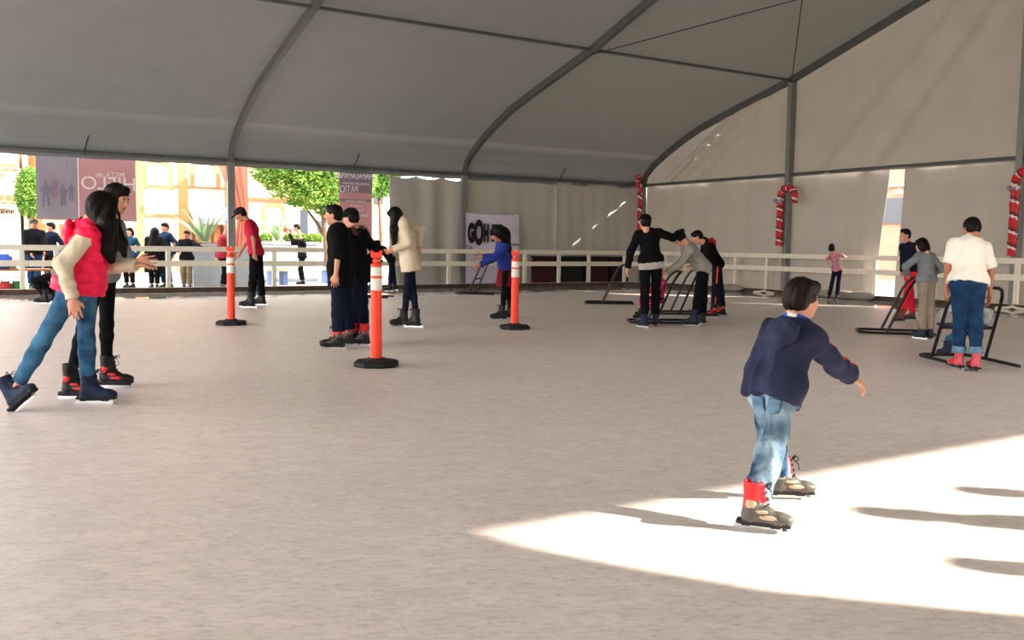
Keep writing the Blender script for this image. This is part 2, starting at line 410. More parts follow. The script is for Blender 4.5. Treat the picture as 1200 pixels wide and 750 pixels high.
curtain('wall_back.003', 't', 12.95, 24.2, 0.12, amp=0.05, seed=15)
# far side wall: closed but for the bay through which the low sun falls
curtain('wall_right', 'q', -6.9, -0.02, 24.26, amp=0.03, seed=21)
curtain('wall_right.001', 'q', -19.5, -12.62, 24.22, amp=0.01, seed=22, z1=ZE + .02, bow=lambda u, w: (-0.55 * min(1, (1 - w) / .25) ** .7 - .12 * (1 - w)) * u ** 6, n=160)
curtain('wall_right.002', 'q', -24.0, -19.5, 24.26, amp=0.03, seed=23)
# upper gable skin
def gable_upper(name, ta, tb, seed, wr):
    r = random.Random(seed); P = []; n = int((tb - ta) * 8)
    for i in range(n + 1):
        t = ta + (tb - ta) * i / n; zt = roof_z(t) + 0.08; row = []
        for j in range(21):
            w = j / 20; z = ZE - 0.06 + (zt - ZE + 0.06) * w
            d = 0.0
            for (c0, s0, sl, amp) in wr:      # diagonal pulls in the vinyl
                x = (t - c0) - (z - ZE) * sl; d += amp * math.exp(-(x / s0) ** 2)
            row.append(W(0.10 - d, t, z))
        P.append(row)
    b = MB(); b.sheet(P, 0.006, Vector((TU[0], TU[1], 0))); o = b.build(name, MT['wall']); autosmooth(o, 60); tag(o, kind='structure')
gable_upper('wall_gable', 0.05, 6.0, 1, [(0.8, .12, 1.6, .12), (1.3, .12, 1.5, .14), (1.9, .14, 1.35, .12), (2.6, .2, 1.3, .06), (4.6, .5, .2, .03)])
gable_upper('wall_gable.001', 5.95, 12.1, 2, [(7.2, .3, .95, .17), (7.9, .16, .85, .12), (8.8, .25, .8, .14), (10.3, .5, .5, .06)])
gable_upper('wall_gable.002', 12.05, 24.15, 3, [(14, .4, .5, .05)])
_mc = {}
def mat_(name, col, rough=.8, **k):
    key = (name, col)
    if key not in _mc: _mc[key] = mat(name, col, rough, **k)
    return _mc[key]
# ------------------------------------------------------------------ rink fence
FT, FQ = 0.52, -0.14           # fence lines in the tent plan
def rail_board(parent, name, A, B, z0, z1, th=0.035):
    b = MB(); A = Vector(A); B = Vector(B); d = (B - A).normalized(); x = d.cross(Vector((0, 0, 1)))
    c = (A + B) / 2; R = Matrix((d, -x, Vector((0, 0, 1)))).transposed()
    b.rbox(Vector((c.x, c.y, (z0 + z1) / 2)), ((B - A).length, th, z1 - z0), R, 0.006); return b.build(name, MT['fence'], parent)
def fence(label, pts, posts, inward):
    c = pts[0]; root = empty('rink_fence', (c[0], c[1], 0), label, 'fence')
    for a, e in zip(pts, pts[1:]):
        a = Vector((a[0], a[1], 0)); e = Vector((e[0], e[1], 0)); L = (e - a).length; n = max(1, round(L / 2.45)); iw = Vector(inward(a, e)) * 0.05
        for k in range(n):
            A = a + (e - a) * (k / n) + iw; E_ = a + (e - a) * ((k + 1) / n) + iw; d = (E_ - A).normalized() * 0.002
            rail_board(root, 'top_rail', A + d, E_ - d, 0.95, 1.07); rail_board(root, 'middle_rail', A + d, E_ - d, 0.605, 0.735)
        b = MB(); b.bar(a + iw * 1.3 + Vector((0, 0, 0.055)), e + iw * 1.3 + Vector((0, 0, 0.055)), 0.05, 0.11); b.build('kick_board', MT['curb'], root)
        b = MB(); b.bar(a - iw * .6 + Vector((0, 0, 0.10)), e - iw * .6 + Vector((0, 0, 0.10)), 0.06, 0.03); b.build('sill_board', MT['fence'], root)
    for p in posts:
        b = MB(); b.rbox(Vector((p[0], p[1], 0.52)), (0.10, 0.085, 1.04), Matrix.Rotation(ANG, 3, 'Z'), 0.008)
        b.build('post', MT['fence'], root)
    return root
ptsL = [W(-24.5, FT), W(-1.1, FT), W(FQ - .25, FT + .8)]
postsL = [W(WL(x, 300, FT)[0], FT) for x in (66, 197, 321, 411, 526, 615, 655, 690)] + [W(q, FT) for q in (-17.6, -18.6, -20, -22, -24)]
fence('cream plank rink fence before the plaza and banners on the left side', ptsL[:2], postsL, lambda a, e: (TV[0], TV[1], 0))
ptsR = [W(-1.1, FT), W(FQ, FT + .8), W(FQ, 22.5)]
postsR = [W(FQ, WG(x, 320, FQ)[0]) for x in (839, 862, 899, 1026, 1098, 1192)] + [W(FQ, t) for t in (13.5, 15, 16.5, 18, 20, 22)] + [W(-1.1, FT), W(FQ, FT + .8)]
fenceR = fence('cream plank rink fence before the white vinyl end wall on the right', ptsR, postsR, lambda a, e: (-TU[0], -TU[1], 0) if abs(QT(a)[0] - QT(e)[0]) < .1 else ((TV[0] - TU[0]) * .7, (TV[1] - TU[1]) * .7, 0))
# splayed feet of the right hand fence
for x in (899, 1192):
    t = WG(x, 320, FQ)[0]; b = MB(); b.tube([W(FQ - .1, t - .36, .012), W(FQ - .1, t - .1, .035), W(FQ - .1, t, .07), W(FQ - .1, t + .1, .035), W(FQ - .1, t + .36, .012)], .03, 8)
    b.build('post_foot', MT['fence'], fenceR)

# ------------------------------------------------------------------ delineator posts
def delineator():
    root = empty('delineator_post', (0, 0, 0))
    b = MB(); b.lathe((0, 0, 0), [(.0, 0), (.215, 0.0), (.225, .012), (.225, .045), (.205, .06), (.09, .068), (.085, .085), (0, .085)], 8, Matrix.Rotation(PI / 8, 3, 'Z')); autosmooth(b.build('base', MT['rubber'], root), 30)
    b = MB(); b.lathe((0, 0, 0), [(0, .07), (.058, .07), (.054, .5), (.051, .97), (.056, .975), (.056, .995), (.05, 1.0), (.03, 1.015), (0, 1.015)], 20); autosmooth(b.build('post', MT['orange'], root))
    b = MB(); b.lathe((0, 0, 0), [(.0555, .745), (.0565, .75), (.0555, .855), (.054, .86)], 20); autosmooth(b.build('reflective_band', MT['refl'], root))
    b = MB(); b.lathe((0, 0, 0), [(.0545, .885), (.0555, .89), (.0545, .965), (.053, .97)], 20); autosmooth(b.build('reflective_band', MT['refl'], root))
    b = MB(); b.lathe((0, 0, 0), [(.052, .862), (.0575, .864), (.0575, .883), (.052, .885)], 20); autosmooth(b.build('collar', MT['orange'], root))
    b = MB(); b.tube([(0, 0, 1.0), (0, 0, 1.05)], [.03, .026], 10)
    b.rbox((0, 0, 1.085), (.115, .035, .055), None, .012); b.rbox((-.042, 0, 1.115), (.034, .035, .035), None, .01); b.rbox((.042, 0, 1.115), (.034, .035, .035), None, .01); b.rbox((0, 0, 1.03), (.075, .04, .04), None, .01)
    autosmooth(b.build('handle', MT['orange'], root)); return root
def copy_tree(o, parent=None):
    c = o.copy(); COL.objects.link(c); c.parent = parent
    for ch in list(o.children): copy_tree(ch, c)
    return c
dproto = delineator()
for i, ((x, y), lab) in enumerate((((441, 429), 'orange delineator post with two white bands, the nearest, before the pair in black'),
                                  ((603, 385.5), 'orange delineator post with two white bands beside the blue jacket skater'),
                                  ((271, 380.5), 'orange delineator post with two white bands beside the red shirted skater'))):
    o = dproto if i == 0 else copy_tree(dproto)
    o.location = G(x, y); o.rotation_euler.z = 0.1 * i; tag(o, lab, 'post', 'delineator posts on the ice')

# ------------------------------------------------------------------ skating aids
def walker(seat=True, box=False):
    root = empty('skating_aid', (0, 0, 0))       # local +y = towards its front
    w = .30
    b = MB(); R = .022
    b.tube([(-w, -.50, .03), (-w, .38, .03), (-w + .03, .46, .03), (-w + .10, .50, .03), (w - .10, .50, .03), (w - .03, .46, .03), (w, .38, .03), (w, -.50, .03)], .019, 8)
    autosmooth(b.build('skid', MT['seatblk'], root))
    b = MB(); pts = []
    for s in (-1,):
        pts += [(-w, .14, .04), (-w + .005, .02, .32), (-w + .015, -.12, .64), (-w + .035, -.18, .74), (-w + .08, -.24, .80), (-w + .14, -.28, .82)]
    pts += [(0, -.29, .825)] + [(-p[0], p[1], p[2]) for p in reversed(pts)]
    b.tube(pts, .019, 8); autosmooth(b.build('handle_frame', MT['seatblk'], root))
    b = MB(); b.tube([(-w + .01, .0, .38), (w - .01, .0, .38)], .018, 8); autosmooth(b.build('crossbar', MT['seatblk'], root))
    if seat:
        b = MB(); b.rbox((0, .11, .40), (.46, .24, .03), None, .01); b.build('seat', mat_('walker_seat', '1d2238', .6), root)
    return root
AIDS = [  # pixel on the ice, heading of its front (deg), label, seat
    ((714, 356), 175, 'empty black tube skating aid left of the skater in the black hoodie', False),
    ((774, 378.5), 182, 'black tube skating aid with seat, between the black and the grey hoodie', True),
    ((800, 368), 185, 'black tube skating aid farther back, beside the bending grey hoodie skater', False),
    ((1048, 391), 165, 'black tube skating aid pushed by the child in the grey sweater', False),
    ((1131, 425), 92, 'black tube skating aid held by the skater in the white t-shirt', True),
    ((560, 345), 165, 'thin dark skating aid held by the skater in the blue jacket', False),
    ((432, 349), 175, 'dark skating aid by the fence behind the nearest orange post', False)]
wp = {}
for (px, hd, lab, seat) in AIDS:
    if seat not in wp: wp[seat] = walker(seat); o = wp[seat]
    else: o = copy_tree(wp[seat])
    o.location = G(*px); o.rotation_euler.z = math.radians(hd - 90); tag(o, lab, 'skating aid', 'tube skating aids on the ice')
# cream tray fixed on the handle of the third aid
tray_aid = [o for o in COL.objects if o.get('label', '').startswith('black tube skating aid farther back')][0]
b = MB(); b.rbox((0, 0, 0), (.34, .22, .07), None, .012); o = b.build('tray', mat('cream_plastic', 'b5a27c', .6), origin=(0, 0, 0)); o.parent = tray_aid; o.location = (0, -.12, .84); o.rotation_euler.x = -.25; o['label'] = 'cream tray'

# ------------------------------------------------------------------ candy canes on the tent posts
MT['tinsel_r'] = mat('red_tinsel', 'c0202a', .45, var=.4, scale=60, bump=.8, bscale=90)
MT['tinsel_w'] = mat('white_tinsel', 'd9d3cc', .5, var=.2, scale=60, bump=.8, bscale=90)
MT['tinsel_d'] = mat('dark_red_tinsel', '6e1a20', .5, var=.4, scale=60, bump=.8, bscale=90)
def cane(px_x, z0, z1, q, t, dirn, lab, R=.24, r=.085):
    base = W(q, t, z0); side = Vector((TV[0], TV[1], 0)) if dirn == 't' else Vector((-TU[0], -TU[1], 0)) * .5 + Vector((TV[0], TV[1], 0)) * .2
    side = side.normalized() if dirn == 't' else side
    pts = [base + Vector((0, 0, (z1 - R - z0) * k / 12)) for k in range(13)]
    top = base + Vector((0, 0, z1 - R - z0))
    for k in range(1, 11):
        a = PI * 1.08 * k / 10; pts.append(top + side * (R - R * math.cos(a)) + Vector((0, 0, R * math.sin(a))))
    pts.append(pts[-1] - Vector((0, 0, .12)))
    root = empty('candy_cane', base, lab, 'candy cane', 'tinsel candy canes on the tent posts')
    # dense resampling with fuzz
    dn = []; rr = []; L = 0
    for a, c in zip(pts, pts[1:]):
        for k in range(4): dn.append(a.lerp(c, k / 4))
    dn.append(pts[-1]); rg = random.Random(int(px_x))
    bb = MB(); rs = [r * (0.9 + .25 * rg.random()) for _ in dn]; bb.tube(dn, rs, 12)
    acc = 0; n = 12
    for i in range(len(dn) - 1):
        acc = i / (len(dn) - 1)
        for k in range(n):
            s = (acc * 9 + k / n * .6) % 1.0
            bb.m[i * n + k] = 0 if s < .6 else (1 if s < .76 else 2)
    o = bb.build('striped_body', [MT['tinsel_r'], MT['tinsel_w'], MT['tinsel_d']], root, smooth=True)
    b2 = MB(); c = top + Vector((0, 0, -.12)) - Vector((TU[0], TU[1], 0)) * .08
    for s in (-1, 1): b2.ball(c + side * .08 * s, (.085, .035, .06), Matrix.Rotation(ANG + s * .2, 3, 'Z'), 10)
    b2.ball(c, .035, None, 8); b2.bar(c, c + Vector((.02, 0, -.22)), .035, .01)
    b2.build('bow', mat_('silver_bow', '8d93a3', .4), root, smooth=True)
t925 = 5.95
z = WG(926, 288, -.2)[1]; zt = WG(930, 219, -.2)[1]
cane(925, z, zt, -.22, 5.87, 't', 'red and white tinsel candy cane on the wall post above the boy')
cane(752, WL(752, 282, 0)[1], WL(752, 208, 0)[1], -.28, .2, 'q', 'slim red tinsel candy cane seen edge on at the corner post', R=.16, r=.07)
cane(1197, WG(1195, 300, -.2)[1] , WG(1197, 200, -.2)[1], -.22, 12.12, 't', 'red tinsel candy cane cut by the right edge of the view')

# ------------------------------------------------------------------ banners
def text_into(root, name, s, size, m, org, xdir, nrm, mirror=False, sx=1.0, align='CENTER', bold=0.0):
    cu = bpy.data.curves.new(name, 'FONT'); cu.body = s; cu.size = size; cu.align_x = align; cu.align_y = 'CENTER'; cu.extrude = 0.002; cu.offset = bold
    tmp = bpy.data.objects.new('tmp_text', cu); COL.objects.link(tmp)
    dg = bpy.context.evaluated_depsgraph_get(); me = bpy.data.meshes.new_from_object(tmp.evaluated_get(dg)); bpy.data.objects.remove(tmp)
    n = len(me.vertices); co = np.empty(n * 3); me.vertices.foreach_get('co', co); co = co.reshape(-1, 3)
    xd = Vector(xdir).normalized(); up = Vector((0, 0, 1)); nv = Vector(nrm).normalized(); k = -1 if mirror else 1
    vs = [Vector(org) + xd * (c[0] * sx * k) + up * c[1] + nv * c[2] for c in co]
    fs = [tuple(p.vertices) for p in me.polygons]
    return mesh_obj(name, [list(v) for v in vs], fs, m, root)
NV = Vector((TV[0], TV[1], 0)); NU = Vector((TU[0], TU[1], 0))
def banner(name, lab, q0, q1, t, z0, z1, cloth, wave=.02, seed=0, sagtop=0.0):
    root = empty(name, W((q0 + q1) / 2, t, z0), lab, 'banner'); P = []
    for i in range(25):
        u = i / 24; q = q0 + (q1 - q0) * u; row = []
        for j in range(9):
            w = j / 8; z = z0 + (z1 - z0) * w - sagtop * math.sin(PI * u) * w
            row.append(W(q, t + wave * math.sin(u * 7 + w * 2 + seed) * .5, z))
        P.append(row)
    b = MB(); b.sheet(P, .004, -NV); o = b.build('cloth', cloth, root); autosmooth(o, 60)
    if z1 > 2.9:
        for u in (.04, .5, .96):
            q = q0 + (q1 - q0) * u; b = MB(); b.tube([W(q, t, z1 - sagtop * math.sin(PI * u) - .03), W(q, t + .04, ZE + .06), W(q, 0.0, ZE + .045)], .008, 6); b.build('tie', MT['steel_dark'], root)
    return root
TB = -0.16
MT['ban_g'] = mat('grey_banner_cloth', '9c95a2', .8, var=.05, scale=2, trans=.18)
MT['ban_p'] = mat('pink_banner_cloth', 'c09a9e', .8, var=.05, scale=2, trans=.3)
MT['ban_w'] = mat('white_print', 'f2e8ea', .8, trans=.3)
MT['ban_fig'] = mat('faded_figure_print', '7f7c90', .8, trans=.1)
MT['ban_fig2'] = mat('faded_pink_print', 'a07a8b', .8, trans=.1)
qa, qb, qc = WL(42, 200, TB)[0], WL(91, 200, TB)[0], WL(159, 200, TB)[0]
zb, zt = WL(60, 257, TB)[1], ZE - .02
r1 = banner('hanging_banner', 'grey hanging banner with faded skater figures above the dark hooded spectator', qa, qb, TB, zb, zt, MT['ban_g'], sagtop=.07)
def flat_shape(root, name, pts, m, t=TB + .012):
    b = MB(); n = len(pts); b.add([W(q, t, z) for q, z in pts] + [W(q, t + .003, z) for q, z in pts], [tuple(range(n)), tuple(range(2 * n - 1, n - 1, -1))] + [(i, (i + 1) % n, n + (i + 1) % n, n + i) for i in range(n)])
    return b.build(name, m, root)
def figure(root, px, py0, py1, m, wd=1.0, seed=0):   # small printed skater silhouette: head, body, arms, legs
    r = random.Random(seed); q, z1 = WL(px, py0, TB); _, z0 = WL(px, py1, TB); h = z1 - z0; w = h * .16 * wd
    sh = [(-.35, 0), (-.15, 0), (-.05, .42), (.05, .42), (.2, .02), (.42, .02), (.3, .5), (.34, .62), (.62, .5), (.66, .58), (.36, .8), (.12, .84), (.14, .98), (-.02, 1.0), (-.14, .95), (-.1, .84), (-.34, .78), (-.62, .6), (-.52, .54), (-.3, .64), (-.3, .48)]
    flat_shape(root, 'printed_figure', [(q + x * w * 1.8, z0 + y * h) for x, y in sh], m)
figure(r1, 53, 211, 242, MT['ban_fig'], 1.2); figure(r1, 73, 215, 241, MT['ban_fig'], 1, 2); figure(r1, 83, 214, 236, MT['ban_fig'], 1, 3); figure(r1, 63, 208, 232, MT['ban_fig2'], .8, 4); figure(r1, 78, 189, 196, MT['ban_fig'], .8, 5)
zb2 = WL(120, 259, TB)[1]
r2 = banner('hanging_banner', 'dusky pink hanging banner with mirrored lettering behind the walking pair', qb + .01, qc, TB, zb2, zt, MT['ban_p'], seed=2)
for (s, px, py, size, sx, bold) in (('PISTA de', 129, 205.5, .17, 1.0, 0), ('HIELO', 127.5, 216, .42, 1.02, .004)):
    q, z = WL(px, py, TB); sz = size
    text_into(r2, 'lettering', s, sz, MT['ban_w'], W(q, TB + .014, z), NU, NV, mirror=True, sx=sx, bold=bold)
qd, qe = WL(397.5, 240, TB)[0], WL(436, 240, TB)[0]
zc = WL(415, 300, TB)[1]
r3 = banner('hanging_banner', 'tall narrow banner with mauve and pink text lines behind the pair in black', qd, qe, TB, zc, zt - .03, MT['ban_p'], wave=.015, seed=5)
qm = (qd + qe) / 2
def stripe(root, y0, y1, m):
    z1 = WL(415, y0, TB)[1]; z0 = WL(415, y1, TB)[1]
    flat_shape(root, 'colour_field', [(qd + .01, z0), (qe - .01, z0), (qe - .01, z1), (qd + .01, z1)], m, TB + .012)
stripe(r3, 199, 226, mat_('mauve_print', '8f7f90', .8, trans=.12)); stripe(r3, 233.5, 236.5, mat_('mauve_print', '8f7f90', .8, trans=.12))
for (s, py, size, sx) in (('CHAPALAPANAS', 206, .26, .62), ('precio por persona', 215, .12, .8), ('PATIO', 222.5, .26, .7), ('incluye patines', 235.5, .11, .9), ('y casco', 241, .12, 1), ('horario', 246, .12, 1), ('lunes a domingo', 252, .10, 1)):
    q, z = WL(417, py, TB)
    text_into(r3, 'lettering', s, size, MT['ban_w'], W(qm + (.0 if s != 'PATIO' else -.2), TB + .02, z), NU, NV, mirror=True, sx=sx)
# white GOHER sheet on the curtain behind the left fence
T4 = .14
q1_, q2_ = WL(545.5, 290, T4)[0], WL(608, 290, T4)[0]; z1_ = WL(575, 250, T4)[1]
MT['ban_l'] = mat('white_lilac_sheet', 'c9bfd0', .7, var=.06, scale=3, bump=.3)
r4 = banner('wall_banner', 'white sheet with black GOHER lettering tied to the curtain behind the fence', q1_, q2_, T4, .12, z1_, MT['ban_l'], wave=.05, seed=1, sagtop=.04)
MT['ink'] = mat('black_ink', '17171c', .7)
for (s, px, py, size, sx) in (('G', 551.3, 274, .68, .42), ('O', 560.3, 274, .90, .40), ('H', 569, 274, .62, .36), ('E', 578, 274, .58, .5), ('R', 587, 274, .58, .5)):
    q, z = WL(px, py, T4); text_into(r4, 'lettering', s, size, MT['ink'], W(q, T4 + .045, z), NU, NV, sx=sx, bold=.05)
for (s, px, py, size) in (('Tel.', 549, 290, .16), ('tu tienda', 600, 286.5, .12)):
    q, z = WL(px, py, T4); text_into(r4, 'lettering', s, size, MT['ink'], W(q, T4 + .045, z), NU, NV)

# tied-back drape at the left post
MT['drape'] = mat('coral_drape', 'ecc0b2', .7, col2='e9dfc6', scale=2, bump=.3, trans=.6, stretch=(1, 1, .4))
def drape(name, lab, q, t, m, prof, ph=0):
    P = []
    for i in range(31):
        u = i / 30; row = []
        for j, (z, w, dq) in enumerate(prof):
            row.append(W(q + dq + (u - .5) * w, t + .05 * math.sin(u * 26 + ph + z * .6), z))
        P.append(row)
    b = MB(); b.sheet(P, .006, NV); o = b.build(name, m); autosmooth(o, 60); return tag(o, lab, 'drape')
qx = WL(276, 230, -.12)[0]
drape('bunched_drape', 'bunched coral and cream drape hanging at the left tent post', qx, -.14, MT['drape'],
      [(1.0, .42, .12), (1.35, .40, .14), (1.6, .30, .16), (1.85, .30, .16), (2.2, .42, .10), (2.6, .55, .03), (2.9, .66, -.03), (3.08, .76, -.06)])
# things stored between fence and curtain
MT['darkred'] = mat('dark_red_cloth', '3a1418', .9, bump=.3)
MT['darkbox'] = mat('dark_case', '15161a', .7)
cr = random.Random(9)
qs = [WL(x, 320, .25)[0] for x in (625, 652, 682, 712, 735)]
for i, (a, c) in enumerate(zip(qs, qs[1:])):
    b = MB(); b.rbox(W((a + c) / 2, .22, .42), (abs(c - a) * .94, .34, .82), Matrix.Rotation(ANG, 3, 'Z'), .05); root = b.build('storage_crate', MT['darkred'] if i % 2 == 0 else MT['darkbox'])
    tag(root, ['dark red crate behind the fence next to the white banner', 'black crate behind the fence, second from the white banner', 'dark red crate behind the fence, third from the white banner', 'black crate behind the fence nearest the corner post'][i], 'crate', 'crates stored behind the left fence')
    b = MB(); b.rbox(W((a + c) / 2, .22, .86), (abs(c - a) * .96, .36, .06), Matrix.Rotation(ANG, 3, 'Z'), .02); b.build('lid', MT['darkbox'], root)
    b = MB(); b.rbox(W((a + c) / 2, .40, .72), (.14, .03, .03), Matrix.Rotation(ANG, 3, 'Z'), .01); b.build('handle', MT['black'], root)
# piled snow / sand bags between right fence and end wall
MT['bag'] = mat('grey_sandbag', '8d877c', .9, bump=.6, bscale=10)
for i, x in enumerate((985, 1003, 1022, 870)):
    t = WG(x, 345, .0)[0]; bm_ = MB(); bm_.ball(W(-.42, t, .10), (.16, .36, .11), Matrix.Rotation(ANG + .1 * i, 3, 'Z'), 16)
    o = bm_.build('sandbag', MT['bag'], smooth=True)
    tag(o, ['grey sandbag at the foot of the right fence nearest the girl in pink', 'grey sandbag at the right fence, middle of the row of three', 'grey sandbag at the right fence below the gap in the wall', 'grey sandbag at the fence foot left of the candy cane post'][i], 'sandbag', 'sandbags along the right fence')
    b = MB(); b.tube([W(-.42, t - .40, .10), W(-.42, t - .34, .11)], [.06, .03], 8); b.build('tied_end', MT['bag'], o)
# ------------------------------------------------------------------ the plaza outside, facades on planes t = const beyond the tent
def fac_box(b, px0, px1, py0, py1, t, depth, proud=0.0):
    """box whose front face covers the pixel rectangle on the plane t, going back by depth"""
    q0, z1 = WL(px0, py0, t + proud); q1, _ = WL(px1, py0, t + proud); _, z0 = WL((px0 + px1) / 2, py1, t + proud); z1 = WL((px0 + px1) / 2, py0, t + proud)[1]
    return b.tbox(q0, q1, t + proud - depth, t + proud, z0, z1)
def part_box(root, name, px0, px1, py0, py1, t, depth, proud, m):
    b = MB(); fac_box(b, px0, px1, py0, py1, t, depth, proud); return b.build(name, m, root)
def arch_window(root, px0, px1, py0, py1, t, m_pane, m_frame, bars=4, flat=.25, deep=.12):
    q0, zt = WL(px0, py0, t); q1, _ = WL(px1, py0, t); zb_ = WL(px0, py1, t)[1]; w = q1 - q0; cq = (q0 + q1) / 2
    rise = w * flat; n = 12
    def outline(g):
        hw = w / 2 + g; pts = [(cq - hw, zb_ - g * .3), (cq + hw, zb_ - g * .3)]
        for k in range(n + 1):
            a = PI * k / n; pts.append((cq + hw * math.cos(a), zt - rise + (rise + g) * math.sin(a)))
        return pts
    o, i_ = outline(.13), outline(0.0); b = MB(); N = len(o)
    vs = [W(q, t + .06, z) for q, z in o] + [W(q, t + .06, z) for q, z in i_] + [W(q, t - deep, z) for q, z in i_] + [W(q, t - .01, z) for q, z in o]
    fs = []
    for k in range(N):
        l = (k + 1) % N; fs += [(k, l, N + l, N + k), (N + k, N + l, 2 * N + l, 2 * N + k), (l, k, 3 * N + k, 3 * N + l)]
    b.add(vs, fs); win = b.build('window', m_frame, root)
    b = MB(); vs = [W(q, t - deep + .14, z) for q, z in i_]; b.add(vs, [tuple(range(N))]); b.build('pane', m_pane, win)
    b = MB()
    for k in range(1, bars): q = q0 + w * k / bars; b.bar(W(q, t + .05, zb_), W(q, t + .05, zt - rise * .5 + rise * .5 * (1 - abs(2 * k / bars - 1))), .035, .035)
    b.bar(W(q0, t + .05, zb_ + (zt - zb_) * .45), W(q1, t + .05, zb_ + (zt - zb_) * .45), .03, .03); b.build('window_bars', MT['iron'], win)
    part_b = MB(); part_b.tbox(q0 - .2, q1 + .2, t, t + .14, zb_ - .14, zb_ - .04); part_b.build('sill', m_frame, win)
    return win
TF = -15.0
# --- cream building with arched upper windows
qA, _ = WL(100, 250, TF); qB, _ = WL(291, 250, TF)
rootA = empty('arcade_building', W((qA + qB) / 2, TF - 3, 0), 'cream and orange building with arched barred windows above a striped awning', 'building')
b = MB(); b.tbox(qA, qB, TF - 6, TF, -.03, 9.0); b.build('wall', MT['stucco_w'], rootA)
for x0, x1 in ((157, 166), (208, 218), (263, 291)): part_box(rootA, 'pilaster', x0, x1, 100, 339, TF, .25, .12, MT['stucco_o'])
for x0, x1 in ((172, 198), (227, 253)): arch_window(rootA, x0, x1, 190, 219, TF, MT['pane_w'], MT['stucco_o'], 5, .4)
part_box(rootA, 'ledge', 166, 208, 251, 253.5, TF, .2, .1, MT['stucco_o']); part_box(rootA, 'ledge', 166, 291, 218.5, 220, TF, .2, .06, MT['stucco_o'])
part_box(rootA, 'kiosk', 213, 222, 245, 339, TF, .6, .5, MT['stucco_o'])
part_box(rootA, 'doorway', 225, 262, 256, 339, TF, .12, .02, mat_('shop_interior', '8a5d48', .9))
for x0 in (229, 240, 251): part_box(rootA, 'shop_display', x0, x0 + 7, 262, 300, TF, .1, .08, mat_('display_goods', 'c98b5e', .9, var=.4, scale=6))
# roof tiles on top
b = MB(); b.tbox(qA - .3, qB + .3, TF - 6.3, TF + .4, 9.0, 9.25); b.build('roof', MT['tile'], rootA)
# striped awning
aw = empty('striped_awning', W(WL(240, 245, TF)[0], TF + .6, 2.2), 'blue and white striped awning over the shop front behind the agave', 'awning')
q0, zt_ = WL(219, 240, TF); q1, _ = WL(268, 240, TF); zl = WL(243, 256, TF + 1.0)[1]
MT['aw_b'] = mat('awning_blue', '8f9fc9', .8, trans=.2); MT['aw_w'] = mat('awning_white', 'eee6dc', .8, trans=.2)
b = MB(); n = 7
for k in range(n):
    a, c = q0 + (q1 - q0) * k / n, q0 + (q1 - q0) * (k + 1) / n; b.cur = k % 2
    b.hexa([W(a, TF + .02, zt_ - .02), W(c, TF + .02, zt_ - .02), W(c, TF + 1.0, zl - .02), W(a, TF + 1.0, zl - .02), W(a, TF + .02, zt_), W(c, TF + .02, zt_), W(c, TF + 1.0, zl), W(a, TF + 1.0, zl)])
    b.hexa([W(a, TF + .98, zl - .22), W(c, TF + .98, zl - .22), W(c, TF + 1.0, zl - .22), W(a, TF + 1.0, zl - .22), W(a, TF + .98, zl), W(c, TF + .98, zl), W(c, TF + 1.0, zl), W(a, TF + 1.0, zl)])
b.build('canopy', [MT['aw_w'], MT['aw_b']], aw)
b = MB(); b.tube([W(q0, TF + .05, zl - .1), W(q0, TF + 1, zl)], .02, 6); b.build('arm', MT['iron'], aw)
b = MB(); b.tube([W(q1, TF + .05, zl - .1), W(q1, TF + 1, zl)], .02, 6); b.build('arm', MT['iron'], aw)
# --- white building with the orange framed window
TG = -12.0
qC, _ = WL(291, 250, TG); qD, _ = WL(362, 250, TG)
rootB = empty('white_building', W((qC + qD) / 2, TG - 3, 0), 'white building with an orange framed dark window left of the tree trunk', 'building')
b = MB(); b.tbox(qC, qD, TG - 1.9, TG, -.03, 4.4); b.build('wall', MT['stucco_w'], rootB)
arch_window(rootB, 311, 331, 242, 268, TG, MT['glass'], MT['stucco_o'], 2, .12)
part_box(rootB, 'cornice', 291, 362, 232, 235, TG, .3, .2, MT['tile'])
part_box(rootB, 'door', 352, 361, 246, 290, TG, .1, .02, mat_('dark_doorway', '2c3440', .5))
b = MB(); b.tbox(qC - .2, qD + .1, TG - 1.9, TG + .3, 4.4, 4.6); b.build('roof', MT['tile'], rootB)
# --- building behind the narrow banner, right part of the plaza
TH = -14.0
qE, _ = WL(362, 250, TH); qF, _ = WL(470, 250, TH)
rootC = empty('shop_building', W((qE + qF) / 2, TH - 3, 0), 'pale building with a red round sign seen beside the narrow text banner', 'building')
b = MB(); b.tbox(qE, qF, TH - 6, TH, -.03, 5.2); b.build('wall', MT['stucco_w'], rootC)
sg = part_box(rootC, 'sign', 437, 449, 230, 239, TH, .1, .1, mat_('dark_sign', '33363c', .6))
b = MB(); q, z = WL(444, 234.5, TH); b.lathe(W(q, TH + .1, z), [(0, 0), (.16, 0), (.16, .03), (0, .03)], 20, Matrix.Rotation(ANG, 3, 'Z') @ Matrix.Rotation(PI / 2, 3, 'X')); b.build('round_emblem', mat_('sign_red', 'd8505a', .5), sg)
part_box(rootC, 'corner_column', 433, 441, 240, 340, TH, .3, .2, MT['stucco_p']); part_box(rootC, 'yellow_post', 433, 437, 228, 240, TH, .2, .15, mat_('yellow_paint', 'e5c85a', .7))
part_box(rootC, 'ledge', 400, 452, 271, 273, TH, .2, .1, MT['stucco_p'])
for x0 in (372, 384, 394): part_box(rootC, 'window', x0, x0 + 7, 258, 282, TH, .1, .02, MT['glass'])
